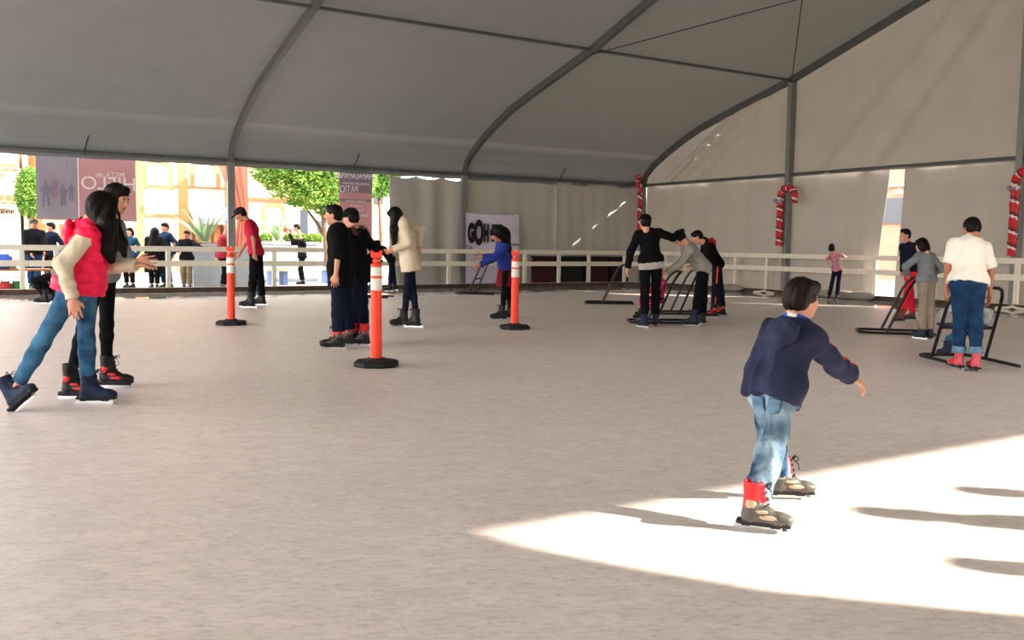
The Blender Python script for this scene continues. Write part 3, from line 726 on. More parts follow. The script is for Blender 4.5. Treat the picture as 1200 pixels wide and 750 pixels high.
# --- far left houses
TJ = -17.0
qG, _ = WL(-60, 250, TJ); qH, _ = WL(24, 250, TJ)
rootD = empty('tiled_house', W((qG + qH) / 2, TJ - 3, 0), 'white house with two bands of red roof tiles at the far left edge', 'building')
b = MB(); b.tbox(qG, qH, TJ - 6, TJ, -.03, 4.55); b.build('wall', mat_('pale_lilac_stucco', 'e3d3d3', .9), rootD)
def tiles(root, px0, px1, py0, py1, t, out=.7):
    q0, z1 = WL(px0, py0, t); q1, _ = WL(px1, py0, t); z0 = WL(px0, py1, t + out)[1]; n = max(4, int((q1 - q0) / .25)); P = []
    for i in range(n * 6 + 1):
        q = q0 + (q1 - q0) * i / (n * 6); h = .05 * abs(math.sin(PI * i / 6)); P.append([W(q, t + out * (k / 4), z1 + (z0 - z1) * k / 4 + h) for k in range(5)])
    b = MB(); b.sheet(P, .03, (0, 0, -1)); b.build('roof_tiles', MT['tile'], root)
tiles(rootD, -60, 20, 189, 196, TJ, .8); tiles(rootD, -60, 26, 227, 236, TJ, 1.1)
part_box(rootD, 'fascia', -60, 24, 195, 202, TJ, .2, .7, MT['stucco_w']); part_box(rootD, 'fascia', -60, 27, 235, 243, TJ, .2, 1.0, MT['stucco_w'])
sgd = part_box(rootD, 'shop_sign', -40, 18, 245, 250, TJ, .1, .5, mat_('dark_shop_sign', '3a3333', .6))
q, z = WL(4, 247.5, TJ + .52); text_into(rootD, 'lettering', 'Cantina', .3, MT['stucco_w'], W(q, TJ + .53, z), NU, NV)
for x0 in (-20, 2, 12): part_box(rootD, 'shop_window', x0, x0 + 8, 254, 272, TJ, .1, .05, mat_('coral_window', 'd9a19a', .5, var=.3, scale=3))
part_box(rootD, 'corner_pillar', 24.5, 31, 120, 290, TJ, .5, .2, MT['stucco_w'])
# orange house next to it
qI, _ = WL(31.5, 250, TJ); qJ = qA - .4
rootE = empty('orange_house', W((qI + qJ) / 2, TJ - 3, 0), 'orange house wall behind the grey banner with a pale balustrade', 'building')
b = MB(); b.tbox(qI, qJ, TJ - 6, TJ - .05, -.03, 8.5); b.build('wall', MT['stucco_o'], rootE)
b = MB(); b.tbox(qI, qJ, TJ - 6.3, TJ + .2, 8.5, 8.7); b.build('roof', MT['tile'], rootE)
TK = -9.0
qK, zK = WL(50, 258, TK); qL, _ = WL(160, 258, TK)
bal = empty('balustrade', W((qK + qL) / 2, TK, 0), 'pale stone balustrade behind the two men in dark jackets', 'balustrade')
b = MB(); b.tbox(qK, qL, TK - .12, TK + .12, zK - .10, zK); b.build('handrail', MT['stucco_w'], bal)
b = MB(); b.tbox(qK, qL, TK - .15, TK + .15, -.03, zK - .62); b.build('plinth', MT['stucco_p'], bal)
n = int((qL - qK) / .26)
for k in range(n):
    q = qK + .13 + (qL - qK - .26) * k / (n - 1); b = MB(); b.lathe(W(q, TK, zK - .62), [(.05, 0), (.05, .05), (.03, .08), (.065, .22), (.03, .40), (.05, .46), (.05, .52)], 10); autosmooth(b.build('baluster', MT['stucco_w'], bal))
# pink house seen through the slit of the end wall (beyond q > 0)
rootF = empty('pink_house', W(16, 3.2, 0), 'pink house with dark upper windows seen through the gap in the end wall', 'building')
b = MB(); b.tbox(14, 19, -6, 12, -.03, 7); b.build('wall', MT['stucco_p'], rootF)
t0_, zz = WG(1046, 225, 14); t1_, _ = WG(1062, 225, 14)
b = MB(); b.tbox(13.9, 14.02, t0_ - 1.5, t1_ + .4, WG(1050, 262, 14)[1], WG(1050, 232, 14)[1]); b.build('window', MT['glass'], rootF)
b = MB(); b.tbox(13.8, 14.02, t0_ - 1.5, t1_ + .4, WG(1050, 219, 14)[1], WG(1050, 216, 14)[1]); b.build('cornice', MT['stucco_w'], rootF)
q_t = WG(1052, 224, 13.85); text_into(rootF, 'lettering', 'taller', .34, MT['stucco_w'], W(13.85, q_t[0] + .1, q_t[1]), NV, -NU)
b = MB(); b.tbox(13.7, 19.3, -6.2, 12.2, 7, 7.2); b.build('roof', MT['tile'], rootF)

# ------------------------------------------------------------------ trees, hedge, agaves
def leaf_cloud(root, name, balls, n, size, m, seed, mi2=None):
    r = random.Random(seed); b = MB(); tot = sum(x[1] ** 2 for x in balls)
    for c, R, sq in balls:
        for k in range(int(n * R ** 2 / tot)):
            d = Vector((r.gauss(0, 1), r.gauss(0, 1), r.gauss(0, 1))).normalized(); rad = R * (0.72 + .33 * r.random()) if r.random() < .8 else R * r.random()
            p = Vector(c) + Vector((d.x, d.y, d.z * sq)) * rad
            a = Vector((r.gauss(0, 1), r.gauss(0, 1), r.gauss(0, .6))).normalized(); e = a.cross(Vector((r.gauss(0, 1), r.gauss(0, 1), r.gauss(0, 1)))).normalized()
            s = size * (.6 + .8 * r.random()); u = a * s; v = e * s * .42
            b.cur = 1 if (mi2 and r.random() < mi2) else 0
            nn = a.cross(e) * s * .12
            b.add([p - u, p - v * .9 + nn, p + u, p + v * .9 + nn], [(0, 1, 2, 3)])
    return b.build(name, m, root)
def tree(lab, base, balls, n, size, mats, seed, forks, cat='tree', name='broadleaf_tree', mi2=.4):
    root = empty(name, base, lab, cat)
    b = MB()
    for pts, rs in forks: b.tube([Vector(base) + Vector(p) for p in pts], rs, 9)
    b.build('trunk', MT['bark'], root, smooth=True)
    leaf_cloud(root, 'crown', balls, n, size, mats, seed, mi2); return root
def P_(px, py, t):        # point at a pixel on plane t
    q, z = WL(px, py, t); return W(q, t, z)
tb = P_(382, 296, -7.5); tb.z = 0
crown = [(P_(350, 214, -7.5), 1.1, .7), (P_(332, 206, -7.8), .9, .6), (P_(378, 205, -7.3), 1.2, .8), (P_(390, 228, -7.4), .95, .8), (P_(362, 232, -7.3), .7, .6), (P_(318, 200, -8.0), .75, .6), (P_(404, 210, -7.7), 1.1, .8), (P_(345, 188, -7.5), 1.2, .6), (P_(380, 186, -7.5), 1.3, .6), (P_(368, 222, -7.0), .8, .7), (P_(392, 246, -7.6), .6, .6)]
tree('sunlit leafy tree of yellow green leaves in the plaza left of the narrow banner', tb, crown, 15000, .085, [MT['leaf'], MT['leaf_y']], 5,
     [([(0, 0, 0), (.03, 0, .8), (-.05, 0, 1.6), (-.1, 0, 2.4)], [.13, .10, .09, .06]), ([(0, 0, 1.3), (-.35, .1, 1.9), (-.8, .1, 2.5)], [.07, .055, .03]), ([(0, 0, 1.3), (.3, 0, 1.9), (.5, .1, 2.6)], [.07, .05, .03])], mi2=.5)
tb2 = P_(445, 296, -11); tb2.z = 0
tree('small dark green tree peeping out right of the narrow banner', tb2, [(P_(441, 214, -11), .85, .7), (P_(448, 208, -11), .8, .6), (P_(434, 206, -11), .6, .6)], 3500, .09, [MT['leaf']], 7, [([(0, 0, 0), (.05, 0, 1.5), (-.05, 0, 3.4)], [.1, .08, .05])], mi2=None)
tb3 = P_(36, 290, -10); tb3.z = 0
tree('narrow clipped green shrub left of the grey banner', tb3, [(P_(36, y, -10), r_, 1.0) for y, r_ in ((243, .36), (234, .46), (225, .5), (216, .46), (208, .34))], 5500, .06, [MT['leaf'], MT['leaf_y']], 9, [([(0, 0, 0), (0, 0, 1.5), (.02, 0, 3.0)], [.06, .05, .03])], cat='shrub', name='columnar_shrub', mi2=.25)
def agave(lab, base, h, spread, n, seed):
    root = empty('agave', base, lab, 'agave'); r = random.Random(seed)
    for k in range(n):
        a = 2 * PI * k / n + r.uniform(-.2, .2); L = h * r.uniform(.8, 1.1); out = spread * r.uniform(.35, 1.0); d = Vector((math.cos(a), math.sin(a), 0)); s = Vector((-d.y, d.x, 0))
        b = MB(); N = 8; vs = []
        for i in range(N + 1):
            u = i / N; c = Vector(base) + d * (out * (u ** 1.3) + .04) + Vector((0, 0, L * (u - .25 * u * u * (out / spread)))); w = .085 * (1 - u) ** .7 * (.7 + .9 * math.sin(PI * min(1, u * 1.2 + .1))) + .003
            nrm = (Vector((0, 0, 1)) * .5 - d * .5)
            vs += [c - s * w, c - s * w * .72 - nrm * w * .12, c - nrm * w * .35, c + s * w * .72 - nrm * w * .12, c + s * w, c - nrm * w * .75]
        fs = []
        for i in range(N):
            for k2 in range(6):
                l = (k2 + 1) % 6; fs.append((i * 6 + k2, i * 6 + l, i * 6 + 6 + l, i * 6 + 6 + k2))
        b.add(vs, fs)
        for i in range(len(b.f)):
            b.m[i] = 1 if i % 6 in (0, 3) else 0
        b.build('leaf', [MT['agave'], MT['agave_y']], root, smooth=True)
    b = MB(); b.lathe(base, [(0, -.02), (.12, 0), (.10, .12), (.04, .25)], 10); b.build('heart', MT['agave'], root)
def planter(lab, px0, px1, pytop, t, depth):
    q0, z = WL(px0, pytop, t); q1, _ = WL(px1, pytop, t); root = empty('planter', W((q0 + q1) / 2, t - depth / 2, -.03), lab, 'planter')
    b = MB(); b.tbox(q0, q1, t - depth, t, -.03, z - .08); b.build('box', MT['concrete'], root)
    b = MB(); b.tbox(q0 - .05, q1 + .05, t - depth - .05, t + .05, z - .08, z); b.build('coping', MT['concrete'], root)
    b = MB(); b.tbox(q0 + .08, q1 - .08, t - depth + .08, t - .08, z - .02, z + .02); b.build('soil', MT['bark'], root)
    return W((q0 + q1) / 2, t - depth / 2, z)
c1 = planter('wide grey concrete planter holding the big agave left of the tent post', 226, 303, 285, -2.2, 1.2)
ag1 = P_(240, 286, -2.8); ag1.z = c1.z
agave('big agave with yellow edged leaves in the planter below the striped awning', ag1, 1.02, .95, 17, 3)
c2 = planter('low green planter wall of the smaller agave behind the red shirted skater', 308, 372, 283, -5.0, 1.0)
ag2 = P_(327, 283, -5.4); ag2.z = c2.z
agave('smaller blue green agave in the planter below the orange framed window', ag2, .95, .75, 19, 8)
for i, x in enumerate((312, 340, 352, 364, 371)):
    p = P_(x, 284, -5.3); p.z = c2.z
    root = empty('low_shrub', p, ['low yellow green shrub at the left end of the low planter', 'low shrub right of the smaller agave', 'low shrub in the planter behind the striped black top', 'low shrub in the planter below the tree trunk', 'low shrub at the right end of the low planter'][i], 'shrub', 'low shrubs in the far planter')
    leaf_cloud(root, 'foliage', [(p + Vector((0, 0, .12)), .2, .8)], 500, .05, [MT['leaf_y'], MT['leaf']], i, .4)
    b = MB(); b.tube([p, p + Vector((0, 0, .2))], .015, 6); b.build('stem', MT['bark'], root)
# bright benches behind the fence and goods on the ground at the far left
for i, (x0, x1, t) in enumerate(((376, 404, -4.0), (312, 338, -3.3), (92, 130, -4.0))):
    q0, _ = WL(x0, 320, t); q1, _ = WL(x1, 320, t); root = empty('bench', W((q0 + q1) / 2, t, -.03), ['pale bench behind the fence beside the teenager in black', 'pale bench behind the fence right of the red shirted skater', 'pale bench behind the fence below the pink banner'][i], 'bench', 'pale benches in the plaza')
    b = MB(); b.tbox(q0, q1, t - .25, t + .25, .36, .46); b.build('seat', MT['stucco_w'], root)
    for q in (q0 + .15, q1 - .15):
        b = MB(); b.tbox(q - .07, q + .07, t - .2, t + .2, -.03, .36); b.build('leg', mat_('bench_blue', '6f86b4', .7), root)
bagc = [('3a62c4', 3, 306, 'blue bag hanging over the far left behind the fence', .34), ('c04a4a', 6, 335, 'red and grey bag on the ground at the far left', .26), ('3f8a5a', 20, 333, 'green bag on the ground right of the red bag', .26), ('d8d2c8', 13, 304, 'white bag beside the blue one behind the fence', .3), ('5a4a7a', -6, 333, 'violet bag at the far left edge behind the fence', .26)]
for i, (c, x, y, lab, s) in enumerate(bagc):
    q, z = WL(x, y, -.9 - .1 * i)
    if i in (0, 3):
        if i == 0:
            tb_ = empty('folding_table', W(q + .3, -1.05, -.03), 'low folding table with bags at the far left behind the fence', 'table')
            b = MB(); b.tbox(q - .6, q + 1.0, -1.5, -.7, z - .22, z - .18); b.build('tabletop', MT['wood'], tb_); zt2 = z - .18
            for dq in (-.5, .9):
                for dt in (-1.4, -.8): b = MB(); b.tbox(q + dq - .02, q + dq + .02, dt - .02, dt + .02, -.03, z - .22); b.build('leg', MT['iron'], tb_)
        base = zt2
    else: base = -.03
    root = empty('carry_bag', W(q, -.9 - .1 * i, base), lab, 'bag', 'bags left behind the fence')
    b = MB(); b.rbox(W(q, -.9 - .1 * i, base + s / 2), (s * 1.1, s * .5, s), Matrix.Rotation(ANG, 3, 'Z'), .05); b.build('body', mat('bag_cloth_%d' % i, c, .8, bump=.4), root, smooth=True)
    b = MB(); b.tube([W(q - .08, -.9 - .1 * i, base + s - .01), W(q - .05, -.9 - .1 * i, base + s + .07), W(q + .05, -.9 - .1 * i, base + s + .07), W(q + .08, -.9 - .1 * i, base + s - .01)], .01, 6); b.build('strap', MT['black'], root)
# ------------------------------------------------------------------ organic surfaces: smooth union of limbs, meshed with surface nets
def _n(v):
    v = np.asarray(v, float); l = np.linalg.norm(v); return v / l if l > 1e-9 else v
class Field:
    def __init__(s, vox): s.vox = vox; s.p = []
    def cone(s, a, b, ra, rb, k=.02, m=0, flat=None, fk=1.0, cutb=False, cuta=False, sub=False):
        s.p.append(('c', _a(a), _a(b), ra, rb, k, m, None if flat is None else _n(flat), fk, cutb, cuta, sub)); return s
    def ell(s, c, r, R=None, k=.02, m=0, sub=False):
        s.p.append(('e', _a(c), np.asarray(r, float), np.eye(3) if R is None else np.asarray(R, float), k, m, sub)); return s
    def box(s, c, r, R=None, k=.01, m=0, rd=.01, sub=False):
        s.p.append(('b', _a(c), np.asarray(r, float), np.eye(3) if R is None else np.asarray(R, float), k, m, rd, sub)); return s
    def cut(s, p, n):      # keep what lies on the side n points to
        s.p.append(('p', _a(p), _n(n), 0, 0, .001, 0, True)); return s
    def mesh(s):
        v = s.vox; los = []; his = []
        for p in s.p:
            if p[-1]: continue
            if p[0] == 'c': r = max(p[3], p[4]) * max(1, 1.0); lo = np.minimum(p[1], p[2]) - r; hi = np.maximum(p[1], p[2]) + r
            else: r = max(p[2]); lo = p[1] - r * 1.75; hi = p[1] + r * 1.75
            los.append(lo); his.append(hi)
        lo = np.min(los, 0) - 3 * v; hi = np.max(his, 0) + 3 * v
        n = np.ceil((hi - lo) / v).astype(int) + 1
        F = np.full(n, 9.0, np.float32); MI = np.zeros(n, np.int8)
        ax = [lo[i] + v * np.arange(n[i]) for i in range(3)]
        for p in s.p:
            if p[0] == 'p':
                d = (ax[0][:, None, None] - p[1][0]) * -p[2][0] + (ax[1][None, :, None] - p[1][1]) * -p[2][1] + (ax[2][None, None, :] - p[1][2]) * -p[2][2]
                F = np.maximum(F, np.minimum(d, 9.0)).astype(np.float32); continue
            k = p[5] if p[0] == 'c' else p[4]; pad = k + 2.5 * v
            if p[0] == 'c': r = max(p[3], p[4]); a = np.minimum(p[1], p[2]) - r - pad; b = np.maximum(p[1], p[2]) + r + pad
            else: r = max(p[2]) * (1.0 if p[0] == 'e' else 1.75); a = p[1] - r - pad; b = p[1] + r + pad
            i0 = np.clip(np.floor((a - lo) / v).astype(int), 0, n - 1); i1 = np.clip(np.ceil((b - lo) / v).astype(int) + 1, 1, n)
            if np.any(i1 <= i0): continue
            sl = tuple(slice(i0[j], i1[j]) for j in range(3))
            X = ax[0][sl[0]][:, None, None].astype(np.float32); Y = ax[1][sl[1]][None, :, None].astype(np.float32); Z = ax[2][sl[2]][None, None, :].astype(np.float32)
            if p[0] == 'c':
                _, A, B, ra, rb, k, m, flat, fk, cb, ca, sub = p
                ab = B - A; L2 = max(1e-9, ab @ ab); x = X - A[0]; y = Y - A[1]; z = Z - A[2]
                t = (x * ab[0] + y * ab[1] + z * ab[2]) / L2; tc = np.clip(t, 0, 1)
                dx = x - tc * ab[0]; dy = y - tc * ab[1]; dz = z - tc * ab[2]
                d2 = dx * dx + dy * dy + dz * dz
                if flat is not None:
                    w = dx * flat[0] + dy * flat[1] + dz * flat[2]; d2 = d2 + (fk * fk - 1) * w * w
                d = np.sqrt(d2) - (ra + (rb - ra) * tc)
                if cb: d = np.maximum(d, (t - 1) * math.sqrt(L2))
                if ca: d = np.maximum(d, -t * math.sqrt(L2))
            else:
                c, r_, R = p[1], p[2], p[3]; x = X - c[0]; y = Y - c[1]; z = Z - c[2]
                q = [x * R[i][0] + y * R[i][1] + z * R[i][2] for i in range(3)]
                if p[0] == 'e':
                    _, _, _, _, k, m, sub = p
                    k0 = np.sqrt((q[0] / r_[0]) ** 2 + (q[1] / r_[1]) ** 2 + (q[2] / r_[2]) ** 2); k1 = np.sqrt((q[0] / r_[0] ** 2) ** 2 + (q[1] / r_[1] ** 2) ** 2 + (q[2] / r_[2] ** 2) ** 2) + 1e-6
                    d = k0 * (k0 - 1) / k1
                else:
                    _, _, _, _, k, m, rd, sub = p
                    g = [np.abs(q[i]) - (r_[i] - rd) for i in range(3)]
                    d = np.sqrt(np.maximum(g[0], 0) ** 2 + np.maximum(g[1], 0) ** 2 + np.maximum(g[2], 0) ** 2) + np.minimum(np.maximum(g[0], np.maximum(g[1], g[2])), 0) - rd
            Fo = F[sl]
            if sub: h = np.clip(.5 - .5 * (Fo + d) / k, 0, 1); F[sl] = Fo * (1 - h) - d * h + k * h * (1 - h)
            else:
                mm = MI[sl]; mm[d < Fo] = m
                h = np.clip(.5 + .5 * (Fo - d) / k, 0, 1); F[sl] = Fo * (1 - h) + d * h - k * h * (1 - h)
        return surface_nets(F, MI, lo, v)
def _a(p): return np.array([p[0], p[1], p[2]], float)
def surface_nets(F, MI, lo, v):
    ins = F < 0
    c = np.zeros(np.array(F.shape) - 1, np.int8)
    for i in (0, 1):
        for j in (0, 1):
            for k in (0, 1): c += ins[i:F.shape[0] - 1 + i, j:F.shape[1] - 1 + j, k:F.shape[2] - 1 + k]
    act = (c > 0) & (c < 8); idx = np.argwhere(act); ids = np.full(act.shape, -1, np.int32); ids[act] = np.arange(len(idx))
    acc = np.zeros((len(idx), 3)); cnt = np.zeros(len(idx))
    I, J, K = idx.T; cf = {}
    for i in (0, 1):
        for j in (0, 1):
            for k in (0, 1): cf[i, j, k] = F[I + i, J + j, K + k]
    for axis in range(3):
        for a in (0, 1):
            for b in (0, 1):
                c0 = [a, b]; c0.insert(axis, 0); c1 = [a, b]; c1.insert(axis, 1)
                f0 = cf[tuple(c0)]; f1 = cf[tuple(c1)]; m = (f0 < 0) != (f1 < 0); t = np.where(m, f0 / np.where(m, f0 - f1, 1), 0)
                p = np.array(c0, float)[None, :].repeat(len(idx), 0); p[:, axis] += t; acc += p * m[:, None]; cnt += m
    V = (idx + acc / cnt[:, None]) * v + lo
    mat_v = MI[I, J, K]
    quads = []; 
    for axis in range(3):
        f0 = ins[tuple(slice(0, -1) if x == axis else slice(None) for x in range(3))]; f1 = ins[tuple(slice(1, None) if x == axis else slice(None) for x in range(3))]
        e = np.argwhere(f0 != f1); s = f0[tuple(e.T)]
        o1, o2 = [x for x in range(3) if x != axis]
        if axis == 1: o1, o2 = o2, o1
        def cell(d1, d2):
            q = e.copy(); q[:, o1] -= d1; q[:, o2] -= d2; return ids[tuple(q.T)]
        a, b, c_, d = cell(0, 0), cell(1, 0), cell(1, 1), cell(0, 1)
        Q = np.stack([a, b, c_, d], 1); Q[~s] = Q[~s][:, ::-1]; quads.append(Q)
    Q = np.concatenate(quads); Q = Q[(Q >= 0).all(1)]
    g = np.stack(np.gradient(F, v), -1)[I, J, K] if F.size < 6e7 else np.zeros_like(V)
    g = g / (np.linalg.norm(g, axis=1)[:, None] + 1e-9)
    fm = mat_v[Q[:, 0]]
    return V, Q, fm, g
def smooth_verts(V, Q, it=1, lam=.5):
    for _ in range(it):
        acc = np.zeros_like(V); cnt = np.zeros(len(V))
        for a, b in ((0, 1), (1, 2), (2, 3), (3, 0)):
            np.add.at(acc, Q[:, a], V[Q[:, b]]); np.add.at(acc, Q[:, b], V[Q[:, a]]); np.add.at(cnt, Q[:, a], 1); np.add.at(cnt, Q[:, b], 1)
        V = V * (1 - lam) + lam * acc / np.maximum(cnt, 1)[:, None]
    return V
def field_obj(name, fld, mats, parent, disp=None, sm=1, paint=None):
    V, Q, fm, g = fld.mesh()
    V = smooth_verts(V, Q, sm)
    if disp is not None: V = V + g * disp(V, g)[:, None]
    if paint is not None: fm = paint(V[Q].mean(1), fm)
    me = bpy.data.meshes.new(name); o = bpy.data.objects.new(name, me)
    mw = parent.matrix_local if parent is not None else Matrix.Identity(4)
    inv = np.array((Matrix.Translation(parent.location) @ parent.rotation_euler.to_matrix().to_4x4()).inverted()) if parent is not None else np.eye(4)
    V = V @ inv[:3, :3].T + inv[:3, 3]
    me.vertices.add(len(V)); me.vertices.foreach_set('co', V.astype(np.float32).ravel())
    me.loops.add(Q.size); me.loops.foreach_set('vertex_index', Q.astype(np.int32).ravel())
    me.polygons.add(len(Q)); me.polygons.foreach_set('loop_start', np.arange(0, Q.size, 4, dtype=np.int32))
    if not isinstance(mats, (list, tuple)): mats = [mats]
    for m in mats: me.materials.append(m)
    me.polygons.foreach_set('material_index', np.clip(fm, 0, len(mats) - 1).astype(np.int32))
    me.update(calc_edges=True); me.polygons.foreach_set('use_smooth', np.ones(len(Q), dtype=bool)); me.validate()
    return link(o, parent)
def wrinkle(amp, f=22.0, seed=0, up=(0, 0, 1)):
    r = np.random.RandomState(seed); K = r.normal(size=(5, 3)); K /= np.linalg.norm(K, axis=1)[:, None]; ph = r.uniform(0, 6.28, 5)
    def fn(V, g):
        w = np.sin(V @ K[3] * f * .45 + ph[3]) * 1.2; d = np.zeros(len(V))
        for i in range(3): d += np.sin(V @ (K[i] * f * (1 + .45 * i)) + ph[i] + w * 1.3)
        d = d / 3; return amp * (1 - 2 * np.abs(d))
    return fn

# ------------------------------------------------------------------ skates, built once per style in their own frame
MT['steel'] = mat('blade_steel', 'c9ccd0', .25, metal=.9)
MT['sole'] = mat('boot_sole', '1b1c20', .6)
MT['lace'] = mat('laces', '1a1a1d', .8)
MT['boot_navy'] = mat('navy_suede_boot', '14203a', .75, var=.25, scale=18, bump=.2)
MT['boot_black'] = mat('black_skate_boot', '0d0d10', .5, var=.2, scale=18)
MT['boot_red'] = mat('red_skate_cuff', 'c92027', .45)
MT['boot_rose'] = mat('rose_skate_boot', 'c25058', .5, var=.15, scale=14)
MT['boot_grey'] = mat('grey_skate_shell', '4d4945', .45, var=.25, scale=16)
MT['boot_tan'] = mat('tan_skate_panel', 'a8957a', .5)
MT['boot_brown'] = mat('brown_skate_boot', '5b3a34', .6, var=.2, scale=16)
MT['boot_teal'] = mat('dark_teal_boot', '0c2228', .6)
SK = {}
def skate_style(name, shell, cuff, accent, blade=MT['steel'], holder=None, vox=.008, frame=False):
    f = Field(vox)     # local: x side, y toe, z up, origin on the ice below the ankle; ankle joint at z=.135
    f.cone((0, -.045, .085), (0, -.03, .15), .042, .040, .03, 0)
    f.cone((0, -.02, .08), (0, .12, .078), .044, .042, .03, 0, flat=(0, 0, 1), fk=1.1)
    f.ell((0, .135, .076), (.047, .066, .036), None, .02, 0)
    f.cone((0, -.005, .14), (0, .055, .11), .036, .034, .03, 0)
    f.cone((0, -.03, .14), (0, -.022, .275), .043, .056, .02, 1, cutb=True)
    f.cone((0, -.022, .25), (0, -.022, .30), .038, .038, .01, 1, cutb=True, sub=True)
    f.cone((-.01, .03, .15), (0, .018, .25), .022, .022, .012, 1)
    f.box((0, .04, .046), (.038, .15, .012), None, .008, 2, .008)
    if accent is not None:
        for s in (-1, 1):
            f.ell((s * .042, -.03, .155), (.010, .03, .028), None, .004, 3)
            f.ell((s * .043, .07, .085), (.009, .05, .012), None, .004, 3)
            f.ell((s * .040, .03, .115), (.009, .035, .010), None, .004, 3)
    V, Q, fm, g = f.mesh(); V = smooth_verts(V, Q, 1)
    me = bpy.data.meshes.new('boot_' + name); me.from_pydata(V.tolist(), [], Q.tolist())
    for m in (shell, cuff, MT['sole'], accent or shell): me.materials.append(m)
    me.polygons.foreach_set('material_index', fm.astype(np.int32)); me.polygons.foreach_set('use_smooth', np.ones(len(Q), dtype=bool)); me.update()
    def tmp(b, nm, m):
        me2 = bpy.data.meshes.new(nm + '_' + name); me2.from_pydata([tuple(p) for p in b.v], [], b.f); me2.materials.append(m); me2.update(); return me2
    b = MB(); b.box((0, .02, .014), (.005, .29, .028)); b.box((0, .155, .022), (.005, .03, .02))
    bl = tmp(b, 'blade', blade)
    b = MB()
    b.rbox((0, -.06, .034), (.022, .055, .03), None, .006); b.rbox((0, .105, .034), (.022, .065, .03), None, .006)
    b.rbox((0, .025, .026), (.016 if frame else .009, .30 if frame else .2, .012), None, .003)
    ho = tmp(b, 'holder', holder or MT['sole'])
    b = MB()
    for i in range(5):
        z = .115 + .032 * i; y = .062 - .008 * i
        b.tube([(-.028, y, z), (0, y + .014, z + .008), (.028, y, z)], .0035, 5)
    b.tube([(0, .045, .262), (.03, .07, .275), (.05, .075, .262), (.03, .06, .245), (0, .045, .258), (-.03, .07, .272), (-.045, .07, .25), (0, .05, .255)], .0035, 5)
    b.tube([(0, .05, .258), (.02, .08, .225), (.025, .085, .19)], .003, 5)
    la = tmp(b, 'laces', MT['lace'])
    SK[name] = (me, [('blade', bl), ('blade_holder', ho), ('laces', la)])
skate_style('navy', MT['boot_navy'], MT['boot_navy'], None)
skate_style('rental', MT['boot_black'], MT['boot_black'], MT['boot_red'], frame=True)
skate_style('redcuff', MT['boot_black'], MT['boot_red'], MT['boot_grey'])
skate_style('boy', MT['boot_grey'], MT['boot_red'], MT['boot_tan'], vox=.006)
skate_style('black', MT['boot_black'], MT['boot_black'], None)
skate_style('rose', MT['boot_rose'], MT['boot_rose'], MT['boot_red'])
skate_style('brown', MT['boot_brown'], MT['boot_brown'], None)
skate_style('teal', MT['boot_teal'], MT['boot_navy'], None)
def add_foot(root, rm, style, loc, R, s):
    me, subs = SK[style]
    o = bpy.data.objects.new('ice_skate', me); link(o, root); o.matrix_local = rm @ Matrix.Translation(Vector(loc)) @ R.to_4x4() @ Matrix.Scale(s, 4)
    for n, m2 in subs: link(bpy.data.objects.new(n, m2), o)
    return o
# street shoe
_b = Field(.008); _b.cone((0, -.045, .05), (0, .10, .04), .042, .04, .03, 0, flat=(0, 0, 1), fk=1.1); _b.ell((0, .12, .035), (.045, .06, .032), None, .02, 0); _b.cone((0, -.03, .05), (0, -.02, .115), .042, .044, .02, 0, cutb=True); _b.box((0, .035, .012), (.042, .13, .012), None, .006, 1, .008)
_V, _Q, _fm, _g = _b.mesh(); _me = bpy.data.meshes.new('shoe'); _me.from_pydata(_V.tolist(), [], _Q.tolist()); _me.materials.append(MT['boot_black']); _me.materials.append(MT['sole']); _me.polygons.foreach_set('material_index', _fm.astype(np.int32)); _me.polygons.foreach_set('use_smooth', np.ones(len(_Q), dtype=bool)); _me.update()
SK['shoe'] = (_me, [])
# ------------------------------------------------------------------ people
MT['hair'] = mat('dark_hair', '0b0908', .5, spec=.12, var=.5, scale=40, bump=.3, bscale=60, stretch=(1, 1, .12))
MT['hair_b'] = mat('brown_tipped_hair', '070505', .55, spec=.15, col2='24150e', scale=30, bump=.4, bscale=60, stretch=(1, 1, .12))
MT['skin'] = mat('skin', 'c98f74', .55, var=.05, scale=20)
MT['skin_d'] = mat('tan_skin', 'a86f54', .55, var=.05, scale=20)
MT['lips'] = mat('lips', 'a8574e', .5)
MT['eye_w'] = mat('eye_white', 'a89c90', .4)
MT['eye_d'] = mat('iris', '1c120d', .2)
def cloth(name, col, **k):
    k.setdefault('var', .12); k.setdefault('scale', 14); k.setdefault('bump', .25); k.setdefault('bscale', 120)
    k.setdefault('spec', .12); return mat_(name, col, k.pop('rough', .9), **k)
def rotmat(x, y, z): return np.array([x, y, z], float)
def hvec(deg): a = math.radians(deg); return np.array([math.cos(a), math.sin(a), 0.0])
def ik(A, B, L1, L2, bend):
    A = np.asarray(A, float); B = np.asarray(B, float); d = B - A; L = np.linalg.norm(d); u = d / L
    if L >= (L1 + L2) * .995:
        k = L / (L1 + L2); return A + u * L1 * k, (A + u * (L1 + L2) * 1.0 if L > (L1 + L2) * 1.06 else B)
    x = (L1 * L1 - L2 * L2 + L * L) / (2 * L); h = math.sqrt(max(0, L1 * L1 - x * x)); b = np.asarray(bend, float); b = b - u * (b @ u)
    return A + u * x + _n(b) * h, B
